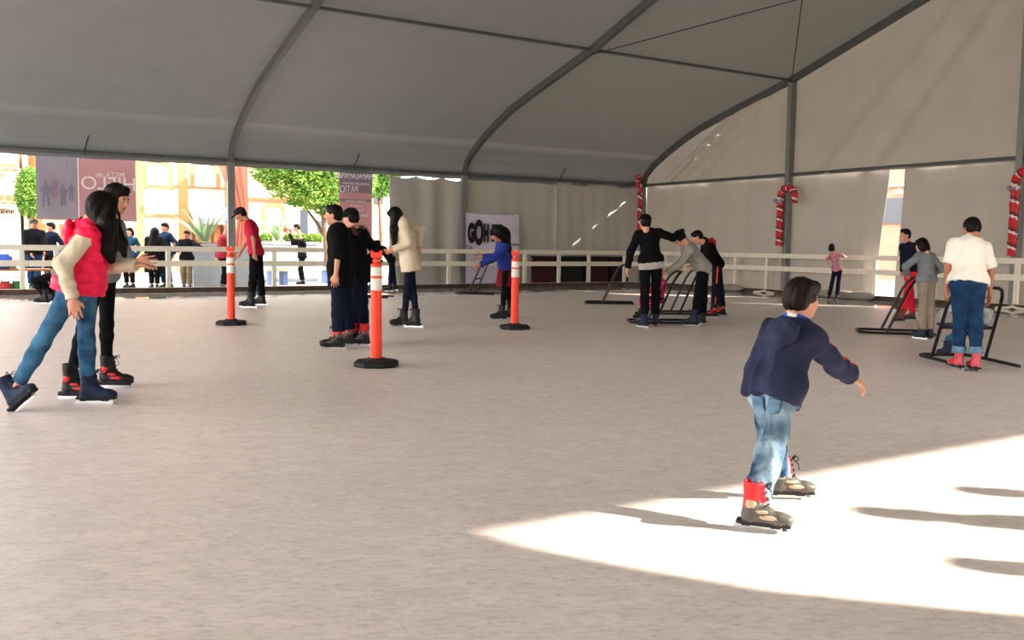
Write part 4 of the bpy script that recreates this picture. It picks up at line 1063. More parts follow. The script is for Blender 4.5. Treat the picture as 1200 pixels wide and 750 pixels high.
def hand(f, wr, d, palm_n, thumb, s, curl=.5, m=0, vx=.01):
    """wr wrist, d direction of the hand, palm_n the way the palm faces, thumb side"""
    d = _n(d); thumb = _n(thumb - d * (thumb @ d)); pn = _n(np.cross(d, thumb)); pn = pn if pn @ palm_n > 0 else -pn
    pc = wr + d * .048 * s
    f.ell(pc, (.043 * s, .050 * s, .017 * s), rotmat(thumb, d, pn), .012, m)
    f.cone(wr - d * .02 * s, wr + d * .02 * s, .023 * s, .026 * s, .012, m, flat=pn, fk=1.25)
    fr = max(.0088 * s, vx * .72)
    for i, (off, L) in enumerate(((.030, .072), (.0105, .082), (-.0095, .076), (-.028, .060))):
        sp = 1.15 if vx < .008 else 1.2
        b0 = wr + d * (.082 - .006 * abs(i - 1.3)) * s + thumb * off * s * sp; dirn = d + thumb * (.10 - .07 * i); dirn = _n(dirn); p = b0; a = curl * (.8 + .12 * i)
        for seg, fl in ((.46, .35), (.30, 1.0), (.24, .8)):
            ang = a * fl; dirn = _n(dirn * math.cos(ang) + pn * math.sin(ang)); q = p + dirn * L * seg * s; f.cone(p, q, fr, fr * .92, .004, m); p = q
    t0 = wr + d * .022 * s + thumb * .026 * s; t1 = t0 + _n(thumb * .8 + d * .75 + pn * .35) * .038 * s; t2 = t1 + _n(thumb * .25 + d * 1.0 + pn * (.3 + curl * .5)) * .034 * s
    f.cone(t0, t1, fr * 1.5, fr * 1.2, .012, m); f.cone(t1, t2, fr * 1.2, fr, .005, m)
def head(f, c, R, s, m=0, fine=False):
    """c head centre, R rows = right, front, up; s scales an adult head (0.115 half height)"""
    def P(x, y, z): return c + (R[0] * x + R[1] * y + R[2] * z) * s
    f.ell(P(0, -.012, .028), np.array((.074, .092, .088)) * s, R, .02, m)
    f.ell(P(0, .020, -.035), np.array((.058, .064, .075)) * s, R, .035, m)
    f.cone(P(-.02, .052, -.085), P(.02, .052, -.085), .022 * s, .022 * s, .03, m)
    f.cone(P(0, .085, .012), P(0, .106, -.022), .010 * s, .015 * s, .012, m)
    f.cone(P(-.009, .094, -.026), P(.009, .094, -.026), .009 * s, .009 * s, .008, m)
    f.cone(P(-.03, .074, .022), P(.03, .074, .022), .011 * s, .011 * s, .015, m)
    for x in (-1, 1):
        f.ell(P(x * .030, .088, .002), np.array((.014, .012, .010)) * s, R, .010, m, sub=True)
        f.ell(P(x * .074, -.012, -.005), np.array((.009, .020, .030)) * s, R, .006, m)
        f.ell(P(x * .043, .058, -.025), np.array((.022, .022, .024)) * s, R, .02, m)
    f.ell(P(0, .083, -.055), np.array((.022, .009, .009)) * s, R, .004, 1 if fine else m)
    f.cone(P(0, -.03, -.05), P(0, -.05, -.13), .050 * s, .050 * s, .03, m)
def face_parts(root, c, R, s):
    def P(x, y, z): return Vector(c + (R[0] * x + R[1] * y + R[2] * z) * s)
    Rm = Matrix([list(r) for r in R]).transposed()
    for x in (-1, 1):
        b = MB(); b.ball(P(x * .030, .076, .003), .0115 * s, None, 12); b.build('eye', MT['eye_w'], root, smooth=True)
        e = MB(); e.ball(P(x * .030, .0835, .003), (.0062 * s,) * 3, None, 10); e.build('iris', MT['eye_d'], root, smooth=True)
        b = MB(); b.tube([P(x * .014, .087, .022), P(x * .030, .088, .028), P(x * .046, .078, .023)], [.003 * s, .0042 * s, .002 * s], 6); b.build('eyebrow', MT['hair'], root, smooth=True)

def person(label, Ht, heading, pel, neck, hd, feet, hands, top=None, legs=None, style='black', hair='short', vox=.010, **K):
    """Ht height barefoot; heading in degrees (0 = towards +X, 90 = away from the camera);
    pel, neck, hd, and the wrists are (px, py, depth offset); feet are (px, py, z, yaw, pitch)"""
    s = Ht / 1.65; fat = K.get('fat', 1.0); skate_h = .135 * min(1, s * 1.02) if style != 'shoe' else .075 * s
    ss = min(1.02, max(.62, s)) * K.get('fs', 1.0)
    # feet
    FP = []
    for (px, py, z, yaw, pit) in feet:
        g = G(px, py, z); FP.append((g, yaw, pit))
    Y0 = sum(f[0].y for f in FP) / len(FP) + K.get('dy', 0)
    J = lambda p: _a(D(p[0], p[1], Y0 + (p[2] if len(p) > 2 else 0)))
    Pv, Nk, Hc = J(pel), J(neck), J(hd)
    base = Vector((Pv[0], Pv[1], 0.0 if style != 'shoe' else -.03))
    root = empty('person', base, label, 'person', K.get('group'))
    front = hvec(heading); up = _n(Nk - Pv); right = _n(np.cross(front, (0, 0, 1))); tw = K.get('twist', 0)
    sh_r = _n(np.cross(hvec(heading + tw), (0, 0, 1))); sh_r = _n(sh_r - up * (sh_r @ up)); tf = _n(np.cross(up, sh_r))
    hipw = .088 * s; shw = K.get('shw', .165) * s; fw = fat
    hips = [Pv - right * hipw, Pv + right * hipw]; shs = [Nk - up * K.get('drop', .055) * s - sh_r * shw, Nk - up * K.get('drop', .055) * s + sh_r * shw]   # [left, right]
    L1, L2 = .245 * Ht * K.get('leg', 1), .235 * Ht * K.get('leg', 1)
    ank = []; knee = []; FR = []
    for i, (g, yaw, pit) in enumerate(FP):
        a = math.radians(yaw - 90); R = Matrix.Rotation(a, 3, 'Z') @ Matrix.Rotation(math.radians(-pit), 3, 'X')
        loc = g; A = np.array(loc + R @ Vector((0, -.025, skate_h)) * (ss / 1.0) if style != 'shoe' else loc + R @ Vector((0, -.02, skate_h)))
        kb = front if K.get('kb') is None else hvec(K['kb'][i])
        kn, A2 = ik(hips[i], A, L1, L2, kb * 1.0 + np.array([0, 0, .15])); ank.append(A); knee.append(kn); FR.append((loc, R))
    hs = K.get('hs', 1.0) * (Ht / 1.65) ** .55
    hh = K.get('hh', heading); hp = math.radians(K.get('hp', 10)); hr = math.radians(K.get('hr', 0))
    hf = hvec(hh) * math.cos(hp) + np.array([0, 0, -math.sin(hp)]); hrt = _n(np.cross(hvec(hh), (0, 0, 1))); hu = _n(np.cross(hrt, hf)); hrt, hu = hrt * math.cos(hr) - hu * math.sin(hr), hu * math.cos(hr) + hrt * math.sin(hr)
    HR = rotmat(hrt, hf, hu)
    # arms
    UA, FA = .172 * Ht, .150 * Ht; elb = []; wri = []
    for i in (0, 1):
        h = hands[i]; sd_ = (-1 if i == 0 else 1) * sh_r
        hint = h[3] if len(h) > 3 and h[3] is not None else (-tf * .7 + sd_ * .35 - np.array([0, 0, .5]))
        wp_ = J(h); L = np.linalg.norm(wp_ - shs[i])
        if L > (UA + FA) * .99: wp_ = shs[i] + (wp_ - shs[i]) * ((UA + FA) * .99 / L)
        e, w = ik(shs[i], wp_, UA, FA, np.asarray(hint, float)); elb.append(e); wri.append(wp_)
    curl = K.get('curl', (.5, .5)); sk = K.get('skin', MT['skin'])
    # ---- body
    f = Field(vox)
    head(f, Hc, HR, hs, 0, K.get('fine', False))
    f.cone(Nk - up * .03 * s, Hc - hu * .08 * hs - hf * .015 * hs, .052 * s, .046 * s, .03)
    W1 = Pv + (Nk - Pv) * .36; C1 = Pv + (Nk - Pv) * .74
    f.cone(hips[0], hips[1], .070 * s * fw, .070 * s * fw, .03)
    f.cone(Pv + up * .03 * s, W1, .09 * s * fw, .085 * s * fw, .04, flat=tf, fk=1.25); f.cone(W1, C1, .085 * s * fw, .108 * s * fw, .04, flat=tf, fk=1.35); f.cone(shs[0], shs[1], .04 * s, .04 * s, .03); f.cone(C1, Nk - up * .03 * s, .095 * s, .054 * s, .04, flat=tf, fk=1.3)
    for i in (0, 1):
        f.cone(hips[i], knee[i], .062 * s * fw, .036 * s, .02); f.cone(knee[i], knee[i] + (ank[i] - knee[i]) * .3, .036 * s, .037 * s, .02); f.cone(knee[i] + (ank[i] - knee[i]) * .3, ank[i], .037 * s, .026 * s, .02)
        f.cone(shs[i], elb[i], .045 * s * (.5 + .5 * fw), .036 * s, .025); f.cone(elb[i], wri[i], .038 * s * (.6 + .4 * fw), .024 * s, .02)
        fd = _n(wri[i] - elb[i]); hdv = K.get('hdir', (None, None))[i]; dd = fd if hdv is None else _n(fd * .4 + np.asarray(hdv, float))
        pn = -(-1 if i == 0 else 1) * sh_r; pnv = K.get('palm', (None, None))[i]; pn = pn if pnv is None else np.asarray(pnv, float)
        th = tf * 1.0 + np.array([0, 0, .25]); 
        if abs(_n(th) @ dd) > .9: th = np.array([0, 0, 1.0]) + .2 * tf
        if K.get('thumb', (None, None))[i] is not None: th = np.asarray(K['thumb'][i], float)
        pn = pn - dd * (pn @ dd)
        hand(f, wri[i], dd, pn, th, s * K.get('hsz', 1.0), curl[i], 0, vox)
    field_obj('body', f, [sk, MT['lips']], root, sm=1)
    if K.get('face'): face_parts(root, Hc, HR, hs)
    # ---- trousers
    lg = dict(m='denim', r=1.0, cuff=.06, top=.07, loose=.012); lg.update(legs or {})
    f = Field(max(vox, .007)); lo = lg['loose']; r_ = lg['r']
    f.cone(hips[0], hips[1], (.080 * fw) * s + lo, (.080 * fw) * s + lo, .04); f.cone(Pv, Pv + up * lg['top'] * s, .105 * s * fw + lo, .102 * s * fw + lo, .04, flat=tf, fk=1.2, cutb=True)
    if lg.get('seat', 1): 
        for i in (0, 1): f.ell(hips[i] - front * .045 * s + right * (.02 if i == 0 else -.02) * s - np.array([0, 0, .01]), np.array((.062, .062, .07)) * s * fw + lo * .5, None, .04)
    for i in (0, 1):
        end = knee[i] + (ank[i] - knee[i]) * (1 - lg['cuff'] / np.linalg.norm(ank[i] - knee[i]))
        if lg.get('short'): end = hips[i] + (knee[i] - hips[i]) * lg['short']; f.cone(hips[i], end, (.08 * fw) * s * r_ + lo, (.07) * s * r_ + lo, .04, cutb=True); continue
        f.cone(hips[i], knee[i], (.077 * fw) * s * r_ + lo, .052 * s * r_ + lo, .04, m=0); mid = knee[i] + (end - knee[i]) * .35
        f.cone(knee[i], mid, .052 * s * r_ + lo, .053 * s * r_ + lo, .03); f.cone(mid, end, .052 * s * r_ + lo, .047 * s * lg.get('hem', 1.0) * r_ + lo, .03, cutb=True)
        if lg.get('turnup'):
            u_ = _n(end - mid); f.cone(end - u_ * .045, end + u_ * .005, .052 * s * r_ + lo + .008, .052 * s * r_ + lo + .008, .004, m=1, cutb=True, cuta=True)
        if lg.get('stripe'):
            sd_ = (-1 if i == 0 else 1) * right; 
            for a_, b_, ra_, rb_ in ((hips[i], knee[i], .077 * s * fw * r_ + lo, .052 * s * r_ + lo), (knee[i], end, .052 * s * r_ + lo, .047 * s * r_ + lo)):
                f.cone(a_ + sd_ * (ra_ - .012), b_ + sd_ * (rb_ - .012), .018, .018, .004, m=1)
    tro = field_obj(lg.get('name', 'trousers'), f, [lg['mat'], lg.get('mat2', lg['mat'])], root, disp=wrinkle(lg.get('wr', .004), 26, 3))
    if lg.get('skirt'):
        sk_ = lg['skirt']; f = Field(max(vox, .008)); e_ = Pv - np.array([0, 0, 1]) * sk_['len'] + (knee[0] + knee[1] - 2 * Pv) * .12; e_[2] = Pv[2] - sk_['len']
        f.cone(Pv + up * .05 * s, e_, .12 * s, sk_['w'], .03, flat=front, fk=1.1, cutb=True, cuta=True); field_obj('skirt', f, sk_['mat'], root, disp=wrinkle(.006, 30, 5))
    # ---- top
    tp = dict(loose=.02, hem=-.04, sleeve=1.0, cuffr=1.0, wr=.005, puff=0); tp.update(top or {})
    lo = tp['loose']; hem = Pv + up * tp['hem'] * s; f = Field(max(vox, .007)); wst = tp.get('waist', 1.0)
    hemw = tp.get('hemw', 1.0)
    def torso(f, lo):
        hm_ = hem - up * .03 * s
        lowp = Pv + up * (tp['hem'] - tp.get('hem2', 0)) * s
        hb = min(tp['hem'] - tp.get('hem2', 0), -.0) * s
        for sg in (0, 1):
            f.cone(hips[sg] + up * (.03 * s), hips[sg] + up * (hb - .06 * s) + (knee[sg] - hips[sg]) * .0, (.076 * s * fw + lo) * hemw * 1.03, (.080 * s * fw + lo) * hemw * 1.05, .04)
        f.cone(hips[0] + up * .02, hips[1] + up * .02, (.084 * s * fw + lo) * hemw, (.084 * s * fw + lo) * hemw, .04)
        f.ell(Pv - tf * .045 * s - up * .01 * s, np.array((.125, .07, .10)) * s * fw * hemw + lo * .8, rotmat(right, _n(np.cross(up, right)), up), .04)
        f.cone(lowp - up * .05 * s, W1, (.122 * s * fw * hemw + lo), (.106 * s * fw * wst + lo), .04, flat=tf, fk=1.1)
        if tp.get('flare'): f.cone(lowp - up * .05 * s - tf * tp['flare'] * .3, W1, .13 * s + tp['flare'] * .5, .11 * s + lo, .04); f.cone(lowp - up * .05 * s + tf * tp['flare'] * .3, W1, .12 * s + tp['flare'] * .4, .11 * s + lo, .04)
        f.cut(lowp, up)
        pass; f.cone(W1, C1, .106 * s * fw * wst + lo, .128 * s * fw + lo, .05, flat=tf, fk=1.25); f.cone(C1, Nk - up * .035 * s, .118 * s + lo, .066 * s + lo, .05, flat=tf, fk=1.2)
        f.cone(shs[0], shs[1], .050 * s + lo * .7, .052 * s + lo * .8, .04); f.cone(Nk - up * .04 * s, Nk + up * .018 * s, .066 * s + lo * .5, .058 * s + lo * .3, .02, cutb=True)
        if tp.get('bust'): 
            for sg in (-1, 1): f.ell(C1 + tf * .075 * s + sh_r * sg * .055 * s - up * .01, np.array((.06, .06, .06)) * s + lo * .5, None, .04)
    def sleeves(f, lo, frac, m=0):
        for i in (0, 1):
            rf = .046 * s * (.5 + .5 * fw) + lo; re = .040 * s + lo; rw = .032 * s * tp['cuffr'] + lo * .8
            if frac >= .5:
                f.cone(shs[i], elb[i], rf, re, .03, m); endp = elb[i] + (wri[i] - elb[i]) * min(1.0, (frac - .5) * 2); k_ = (frac - .5) * 2; f.cone(elb[i], endp, re, re + (rw - re) * k_, .025, m, cutb=True)
            else:
                endp = shs[i] + (elb[i] - shs[i]) * frac * 2; f.cone(shs[i] + (elb[i] - shs[i]) * .02, endp, rf * 1.02, rf * 1.04, .035, m, cutb=True)
            if tp.get('sstripe') and i in tp['sstripe']:
                v_ = tp['sdir']; 
                for off in (-.009, .009):
                    w_ = _n(np.cross(elb[i] - shs[i], v_)) * off
                    f.cone(shs[i] + v_ * (rf + .001) + w_, elb[i] + v_ * (re + .001) + w_, .009, .009, .003, m=2); f.cone(elb[i] + v_ * (re + .001) + w_, wri[i] + v_ * (rw + .001) + w_, .0075, .0075, .003, m=2)
                    f.cone(Nk + v_ * .045 * s + w_ - up * .02, shs[i] + v_ * (rf - .008) * .92 + w_, .0085, .0085, .003, m=2)
    torso(f, lo)
    if tp.get('hood'):     # the hood lying folded on the shoulders, a part of its own
        kh = tp['hood'] * s; h2 = Field(max(vox * .9, .006)); bk = Nk - tf * .012 * s + up * (tp.get('hoodup', .0)); prev = None
        for kk in range(11):
            a = math.radians(-62 + 304 * kk / 10); rr = .062 * kh; p_ = bk + sh_r * math.cos(a) * rr * 1.05 - tf * math.sin(a) * rr * .95 - up * (.020 * kh - .010 * kh * math.sin(a)); w_ = (.018 + .018 * max(0, math.sin(a))) * kh
            if prev is not None: h2.cone(prev[0], p_, prev[1], w_, .010)
            prev = (p_, w_)
        hc = bk - tf * (.088 * kh + lo) - up * .055 * kh
        h2.ell(hc, (.085 * kh, .030 * kh, .070 * kh), rotmat(sh_r, _n(tf + up * .18), _n(up - tf * .18)), .012); h2.cone(hc - up * .03 * kh, hc - up * .085 * kh + tf * .012, .04 * kh, .022 * kh, .02)
        field_obj('hood', h2, tp.get('mat2', tp['mat']) if tp.get('hoodm') else tp['mat'], root, disp=wrinkle(.006, 34, 4))
    if tp.get('sep'):
        g2 = Field(max(vox, .007)); sleeves(g2, tp.get('sloose', .012), tp['sleeve']); field_obj('sleeves', g2, tp['smat'], root, disp=wrinkle(.005, 30, 9))
    elif tp['sleeve'] > 0: sleeves(f, tp.get('sloose', lo * .75), tp['sleeve'])
    pnt = None
    if tp.get('hem2'):   # a shirt showing below the hem
        pnt = lambda C, fm, P0=Pv.copy(), u_=up.copy(), h_=tp['hem'] * s, w_=.26 * s: np.where((((C - P0) @ u_) < h_) & (np.linalg.norm((C - P0) - ((C - P0) @ u_)[:, None] * u_, axis=1) < w_), 1, fm)
    dsp = wrinkle(tp['wr'], 20 / max(.6, s), 7)
    if tp['puff']:
        dsp = lambda V, g, P0=Pv.copy(), u_=up.copy(): tp['puff'] * (np.abs(np.sin(((V - P0) @ u_) * PI / .075)) ** .6 - .5) + .25 * tp['puff'] * np.sin(V[:, 0] * 60 + V[:, 1] * 50 + V[:, 2] * 33)
    mats = [tp['mat'], tp.get('mat2', tp['mat']), tp.get('mat3', tp['mat'])]
    field_obj(tp.get('name', 'jacket'), f, mats, root, disp=dsp, paint=pnt)
    if tp.get('fur'):
        r_2 = random.Random(3); b = MB(); hc = Nk - tf * .07 * s + up * .0
        for k in range(700):
            a = r_2.uniform(0, 2 * PI); p = hc + sh_r * math.cos(a) * .115 * s + up * math.sin(a) * .05 * s + tf * (.05 * math.sin(a) - .02) * s + np.array([r_2.gauss(0, .012) for _ in range(3)])
            d = _n(np.array([r_2.gauss(0, 1) for _ in range(3)]) + (p - hc) * 6) * .045; wv_ = _n(np.cross(d, (0.3, .5, .8))) * .005; b.add([p - wv_, p + wv_, p + d], [(0, 1, 2)])
        b.build('fur_trim', MT['fur'], root)
    # ---- hair
    def HP(x, y, z): return Hc + (HR[0] * x + HR[1] * y + HR[2] * z) * hs
    hm = K.get('hairm', MT['hair'])
    if hair != 'none':
        f = Field(max(vox * .9, .006)); 
        f.ell(HP(0, -.018, .040), np.array((.083, .098, .087)) * hs, HR, .02); f.ell(HP(0, -.045, -.01), np.array((.077, .068, .075)) * hs, HR, .03)
        if hair in ('bowl',): f.cone(HP(-.03, .055, .075), HP(.03, .055, .075), .036 * hs, .036 * hs, .02); f.cone(HP(-.062, -.03, -.008), HP(-.062, .03, .0), .024 * hs, .022 * hs, .02); f.cone(HP(.062, -.03, -.008), HP(.062, .02, .004), .024 * hs, .022 * hs, .02); f.ell(HP(0, -.05, -.03), np.array((.076, .056, .055)) * hs, HR, .02)
        else: f.cone(HP(-.02, .050, .088), HP(.02, .050, .088), .030 * hs, .030 * hs, .02)
        f.ell(HP(0, .115, -.045), np.array((.075, .088, .096)) * hs, HR, .012, sub=True)
        if hair in ('long', 'bun', 'bob'):
            for sg in (-1, 1): f.cone(HP(sg * .066, -.005, .03), HP(sg * .070, -.015, -.05), .022 * hs, .026 * hs, .02)
        if hair == 'bun': f.ell(HP(0, -.105, .06), np.array((.042, .042, .042)) * hs, HR, .01)
        if hair == 'bob': f.ell(HP(0, -.05, -.06), np.array((.09, .065, .085)) * hs, HR, .03)
        ch = K.get('strands', []); prev = HP(0, -.06, .0)
        for stg in ch:
            prev = HP(*stg[0]) if stg[0] is not None else prev; pr = stg[1][0] if False else None
            pts = [J(p) for p in stg[1]]; rr = stg[2]
            for p, r2 in zip(pts, rr): f.cone(prev, p, r2[0], r2[1], .03, flat=hf if len(r2) < 3 else None, fk=1.2); prev = p
        dsp = lambda V, g: .0015 * np.sin(V @ (HR[0] * 260) + 2.5 * np.sin(V @ (HR[1] * 40)) + 2 * np.sin(V[:, 2] * 23)) 
        field_obj('hair', f, hm, root, disp=dsp)
    hat = K.get('hat')
    if hat:
        f = Field(max(vox * .9, .006)); f.ell(HP(0, -.012, .052), np.array((.090, .106, .082)) * hs, HR, .01)
        f.box(HP(0, .0, -.06), np.array((.2, .2, .09)) * hs, HR, .005, 0, .005, sub=True)
        if hat['kind'] == 'cap': f.ell(HP(0, .12, .040), np.array((.066, .075, .009)) * hs, rotmat(HR[0], _n(HR[1] - HR[2] * .12), _n(HR[2] + HR[1] * .12)), .008); f.ell(HP(0, -.01, .135), np.array((.01, .01, .006)) * hs, HR, .003)
        if hat['kind'] == 'beanie': f.cone(HP(0, -.012, .018), HP(0, -.012, .05), .098 * hs, .097 * hs, .004, m=1, cuta=True, cutb=True, flat=HR[0], fk=1.12)
        field_obj('cap' if hat['kind'] == 'cap' else 'beanie', f, [hat['mat'], hat.get('mat2', hat['mat'])], root, disp=wrinkle(.002, 40, 2))
    # ---- footwear
    rm = (Matrix.Translation(root.location) @ root.rotation_euler.to_matrix().to_4x4()).inverted()
    for (loc, R) in FR: add_foot(root, rm, style, loc, R, ss)
    return dict(root=root, wri=wri, elb=elb, Hc=Hc, HR=HR, Nk=Nk, Pv=Pv, up=up, tf=tf, sh_r=sh_r, hs=hs, s=s, Y0=Y0)
MT['fur'] = mat('hood_fur', '5e4038', .95)
DEN = cloth('blue_denim', '3f6c8c', col2='23415f', scale=9, bump=.4, bscale=150)
DEN_B = cloth('faded_denim', '8ba4b4', col2='1c3a56', scale=9, bump=.5, bscale=150, stretch=(1, 1, .6))
DEN_D = cloth('dark_denim', '1d3a5c', col2='142a45', scale=8)
BLK = cloth('black_cloth', '0b0b0e', var=.2)
BLK2 = cloth('soft_black_knit', '0a0a0d', var=.2)
NAVY = cloth('navy_cloth', '111729', var=.2)
GREYK = cloth('grey_knit', '77777a', var=.15, scale=30)
CREAM = cloth('cream_knit', 'c9bca2', var=.05, scale=30)
WHITE = cloth('white_cotton', 'e5dfd4', var=.04)
Zd = np.array([0, 0, 1.0])

# the boy in the foreground
boy = person('boy in a navy hoodie and faded jeans skating alone in the foreground sunlight', 1.13, 48, (908, 456, .02), (931, 383, .10), (940, 350, .13),
    [(918, 584, 0, -4, 0), (886, 621, 0, -22, 0)], [(900, 428, .26, (-.35, -.1, -1)), (1004, 446, .24, (.2, 0, -.6))],
    top=dict(mat=cloth('navy_fleece', '2c3048', var=.18, scale=10), mat3=cloth('orange_piping', 'e0593c'), loose=.027, hem=-.08, hemw=1.04, hood=1.3, hoodup=-.012, wr=.011, sstripe=(1,), sdir=_n((.35, .1, .9)), cuffr=1.1, name='hoodie', sloose=.019),
    legs=dict(mat=DEN_B, top=.0, loose=.014, wr=.012, r=1.0, cuff=.075, hem=1.2), style='boy', hair='bowl', hairm=MT['hair_b'], vox=.006, hh=28, hp=8, hs=.98, fine=True, face=True, curl=(.5, .8), twist=8, shw=.135, kb=(20, 20), fs=1.12, leg=.95, drop=.06, fat=.86, hsz=1.25, hdir=(None, (.9, .0, -.75)))
# collar band of the blue shirt at his nape
b = MB(); c = boy['Nk'] + boy['up'] * .035; pts = []
for k in range(21):
    a = PI * (-.15 + 1.3 * k / 20); pts.append(c + boy['sh_r'] * math.cos(a) * .058 - boy['tf'] * math.sin(a) * .052 + boy['up'] * .002)
b.tube(pts, .011, 8); b.build('shirt_collar', cloth('blue_collar', '2a55b0'), boy['root'], smooth=True)
b = MB(); R_ = Matrix((Vector(boy['sh_r']), Vector(boy['tf']), Vector(boy['up']))).transposed(); b.rbox(Vector(c - boy['tf'] * .062 - boy['sh_r'] * .005), (.045, .004, .018), R_, .002); b.build('collar_tag', WHITE, boy['root'])

# back pocket and belt loops on the boy's jeans
tr = [o for o in boy['root'].children if o.name.startswith('trousers')][0]
bv = np.array([tuple(boy['root'].location + v.co) for v in tr.data.vertices])
bk_ = -_n(np.cross(boy['up'], boy['sh_r'])); bk_ = -boy['tf']; rgt = boy['sh_r']
for off in (-.045, .048):
    P = []
    for i in range(7):
        row = []
        for j in range(7):
            tgt = boy['Pv'] + rgt * (off + (i / 6 - .5) * .062) + boy['up'] * (-.062 - .060 * j / 6 - (.012 * (1 - abs(i - 3) / 3) if j == 6 else 0)) 
            rel = bv - tgt; al = rel @ bk_; per = np.linalg.norm(rel - al[:, None] * bk_, axis=1); near = (per < .012)
            d = al[near].max() if near.any() else .07
            row.append(Vector(tgt + bk_ * (d + .002)))
        P.append(row)
    b = MB(); b.sheet(P, .002, Vector(bk_)); b.build('pocket', cloth('pocket_denim', '6f8da3', col2='35566f', scale=9), boy['root'], smooth=True)

# the walking pair at the left
pv = person('long-haired woman in a bright pink puffer vest and jeans, nearest at the left', 1.56, -4, (93, 338, .0), (108, 264, 0), (120, 245, .02),
    [(107, 473, 0, 3, 0), (26, 478, .03, -20, -36)], [(160, 311, .10, (0, 0, -1)), (85, 350, -.25, (-1, -.6, -.2))],
    top=dict(mat=cloth('pink_puffer', 'f0254f', rough=.5, var=.1), loose=.030, hem=-.02, hood=1.15, puff=.012, sleeve=1.0, sep=True, smat=CREAM, name='puffer_vest', hemw=1.12, waist=1.25, sloose=.016, flare=.09),
    legs=dict(mat=DEN, loose=.006, r=.98, wr=.004, cuff=.10), style='navy', hair='long', vox=.007, hp=22, hh=22, curl=(.5, .45), kb=(-4, -4), hdir=(None, (.1, 0, -1)), dy=-.05, twist=24,
    strands=[((0, -.05, 0), [(118, 268, -.02), (127, 292, -.02), (131, 305, -.0)], [(.075, .078), (.078, .06), (.06, .03)]), ((-.02, -.02, 0), [(128, 262, .03), (133, 290, .05)], [(.06, .06), (.06, .04)]), ((.05, .05, .03), [(125, 262, -.07), (130, 280, -.05)], [(.05, .06), (.06, .03)])])
pb = person('black-haired woman in a grey sweater and black leggings behind the pink vest', 1.60, 2, (120, 322, .05), (129, 261, .0), (137, 233, .02),
    [(129, 454, 0, 2, 0), (86, 467, 0, -3, 0)], [(120, 320, .3, (0, 1, -1)), (160, 307, -.18, (-.2, -.2, -1))],
    top=dict(mat=GREYK, loose=.018, hem=-.03, name='sweater'), legs=dict(mat=BLK, loose=.002, r=.95, wr=.002, cuff=.12), style='rental', hair='long', vox=.008, hp=18, hh=-14, fine=True, face=True, kb=(2, 2), hdir=(None, (1, 0, 0)), curl=(.4, .25), dy=.12,
    strands=[((0, -.05, 0), [(131, 262, -.05), (142, 285, -.10), (146, 300, -.12)], [(.07, .07), (.06, .05), (.05, .02)]), ((.03, -.03, 0), [(127, 262, -.05), (133, 292, -.02)], [(.06, .07), (.06, .03)])])
person('dark-trousered skater in grey hanging on to the fence behind the pink vest', 1.6, 185, (68, 322, 0), (90, 276, 0), (96, 262, 0),
    [(52, 356, 0, 190, 0), (60, 354, 0, 188, 0)], [(55, 318, -.05, (0, 0, -1)), (60, 322, -.4, (0, 0, -1))],
    top=dict(mat=GREYK, loose=.02), legs=dict(mat=BLK), style='black', vox=.012, hp=20)

# red shirt
person('man in a crimson t-shirt and dark cap leaning forward beside the tent post', 1.72, 182, (300, 296, 0), (293, 260, 0), (282, 251.5, 0),
    [(293, 360.5, 0, 184, 0), (306, 357.5, 0, 176, 0)], [(301, 309, -.22, (.8, -.1, .1)), (281, 297, .12, (.4, 0, -1))],
    top=dict(mat=cloth('crimson_cotton', 'b5213f'), loose=.022, hem=-.06, sleeve=.36, name='t_shirt'), legs=dict(mat=BLK, loose=.016, wr=.006), style='black', hair='short', vox=.010, hp=32, skin=MT['skin_d'], hat=dict(kind='cap', mat=cloth('dark_cap', '26242b')), face=True)

# pair in black in mid rink
pt = person('teenager in a loose black shirt facing left, bare forearm, beside the orange post', 1.58, 178, (399, 315, .0), (396, 266, 0), (390.5, 252, 0),
    [(394, 409, .0, 186, 0), (407, 405, 0, 180, 0)], [(394, 341, -.36, (.5, -.3, -.2)), (393, 334, .25)],
    top=dict(mat=BLK, loose=.034, hem=-.22, hemw=1.08, sleeve=.5, name='shirt', sloose=.03), legs=dict(mat=NAVY, loose=.022, r=1.05, hem=1.05, cuff=.07), style='redcuff', hair='short', vox=.009, hp=2, fine=True, face=True, fat=1.06)
person('companion in a black jacket with fur hood, seen from behind the teenager in black', 1.58, 150, (417, 315, .10), (415, 271, .1), (411, 256, .1),
    [(415, 404, 0, 176, 0), (425, 405, 0, 170, 0)], [(410, 300, .3), (429, 308, .15, (.5, 0, -1))],
    top=dict(mat=BLK2, loose=.035, hem=-.18, hood=1.2, fur=True, name='jacket'), legs=dict(mat=NAVY, loose=.012), style='redcuff', hair='short', vox=.010, hp=10, dy=.3, fat=1.05,
    hat=dict(kind='beanie', mat=BLK2))
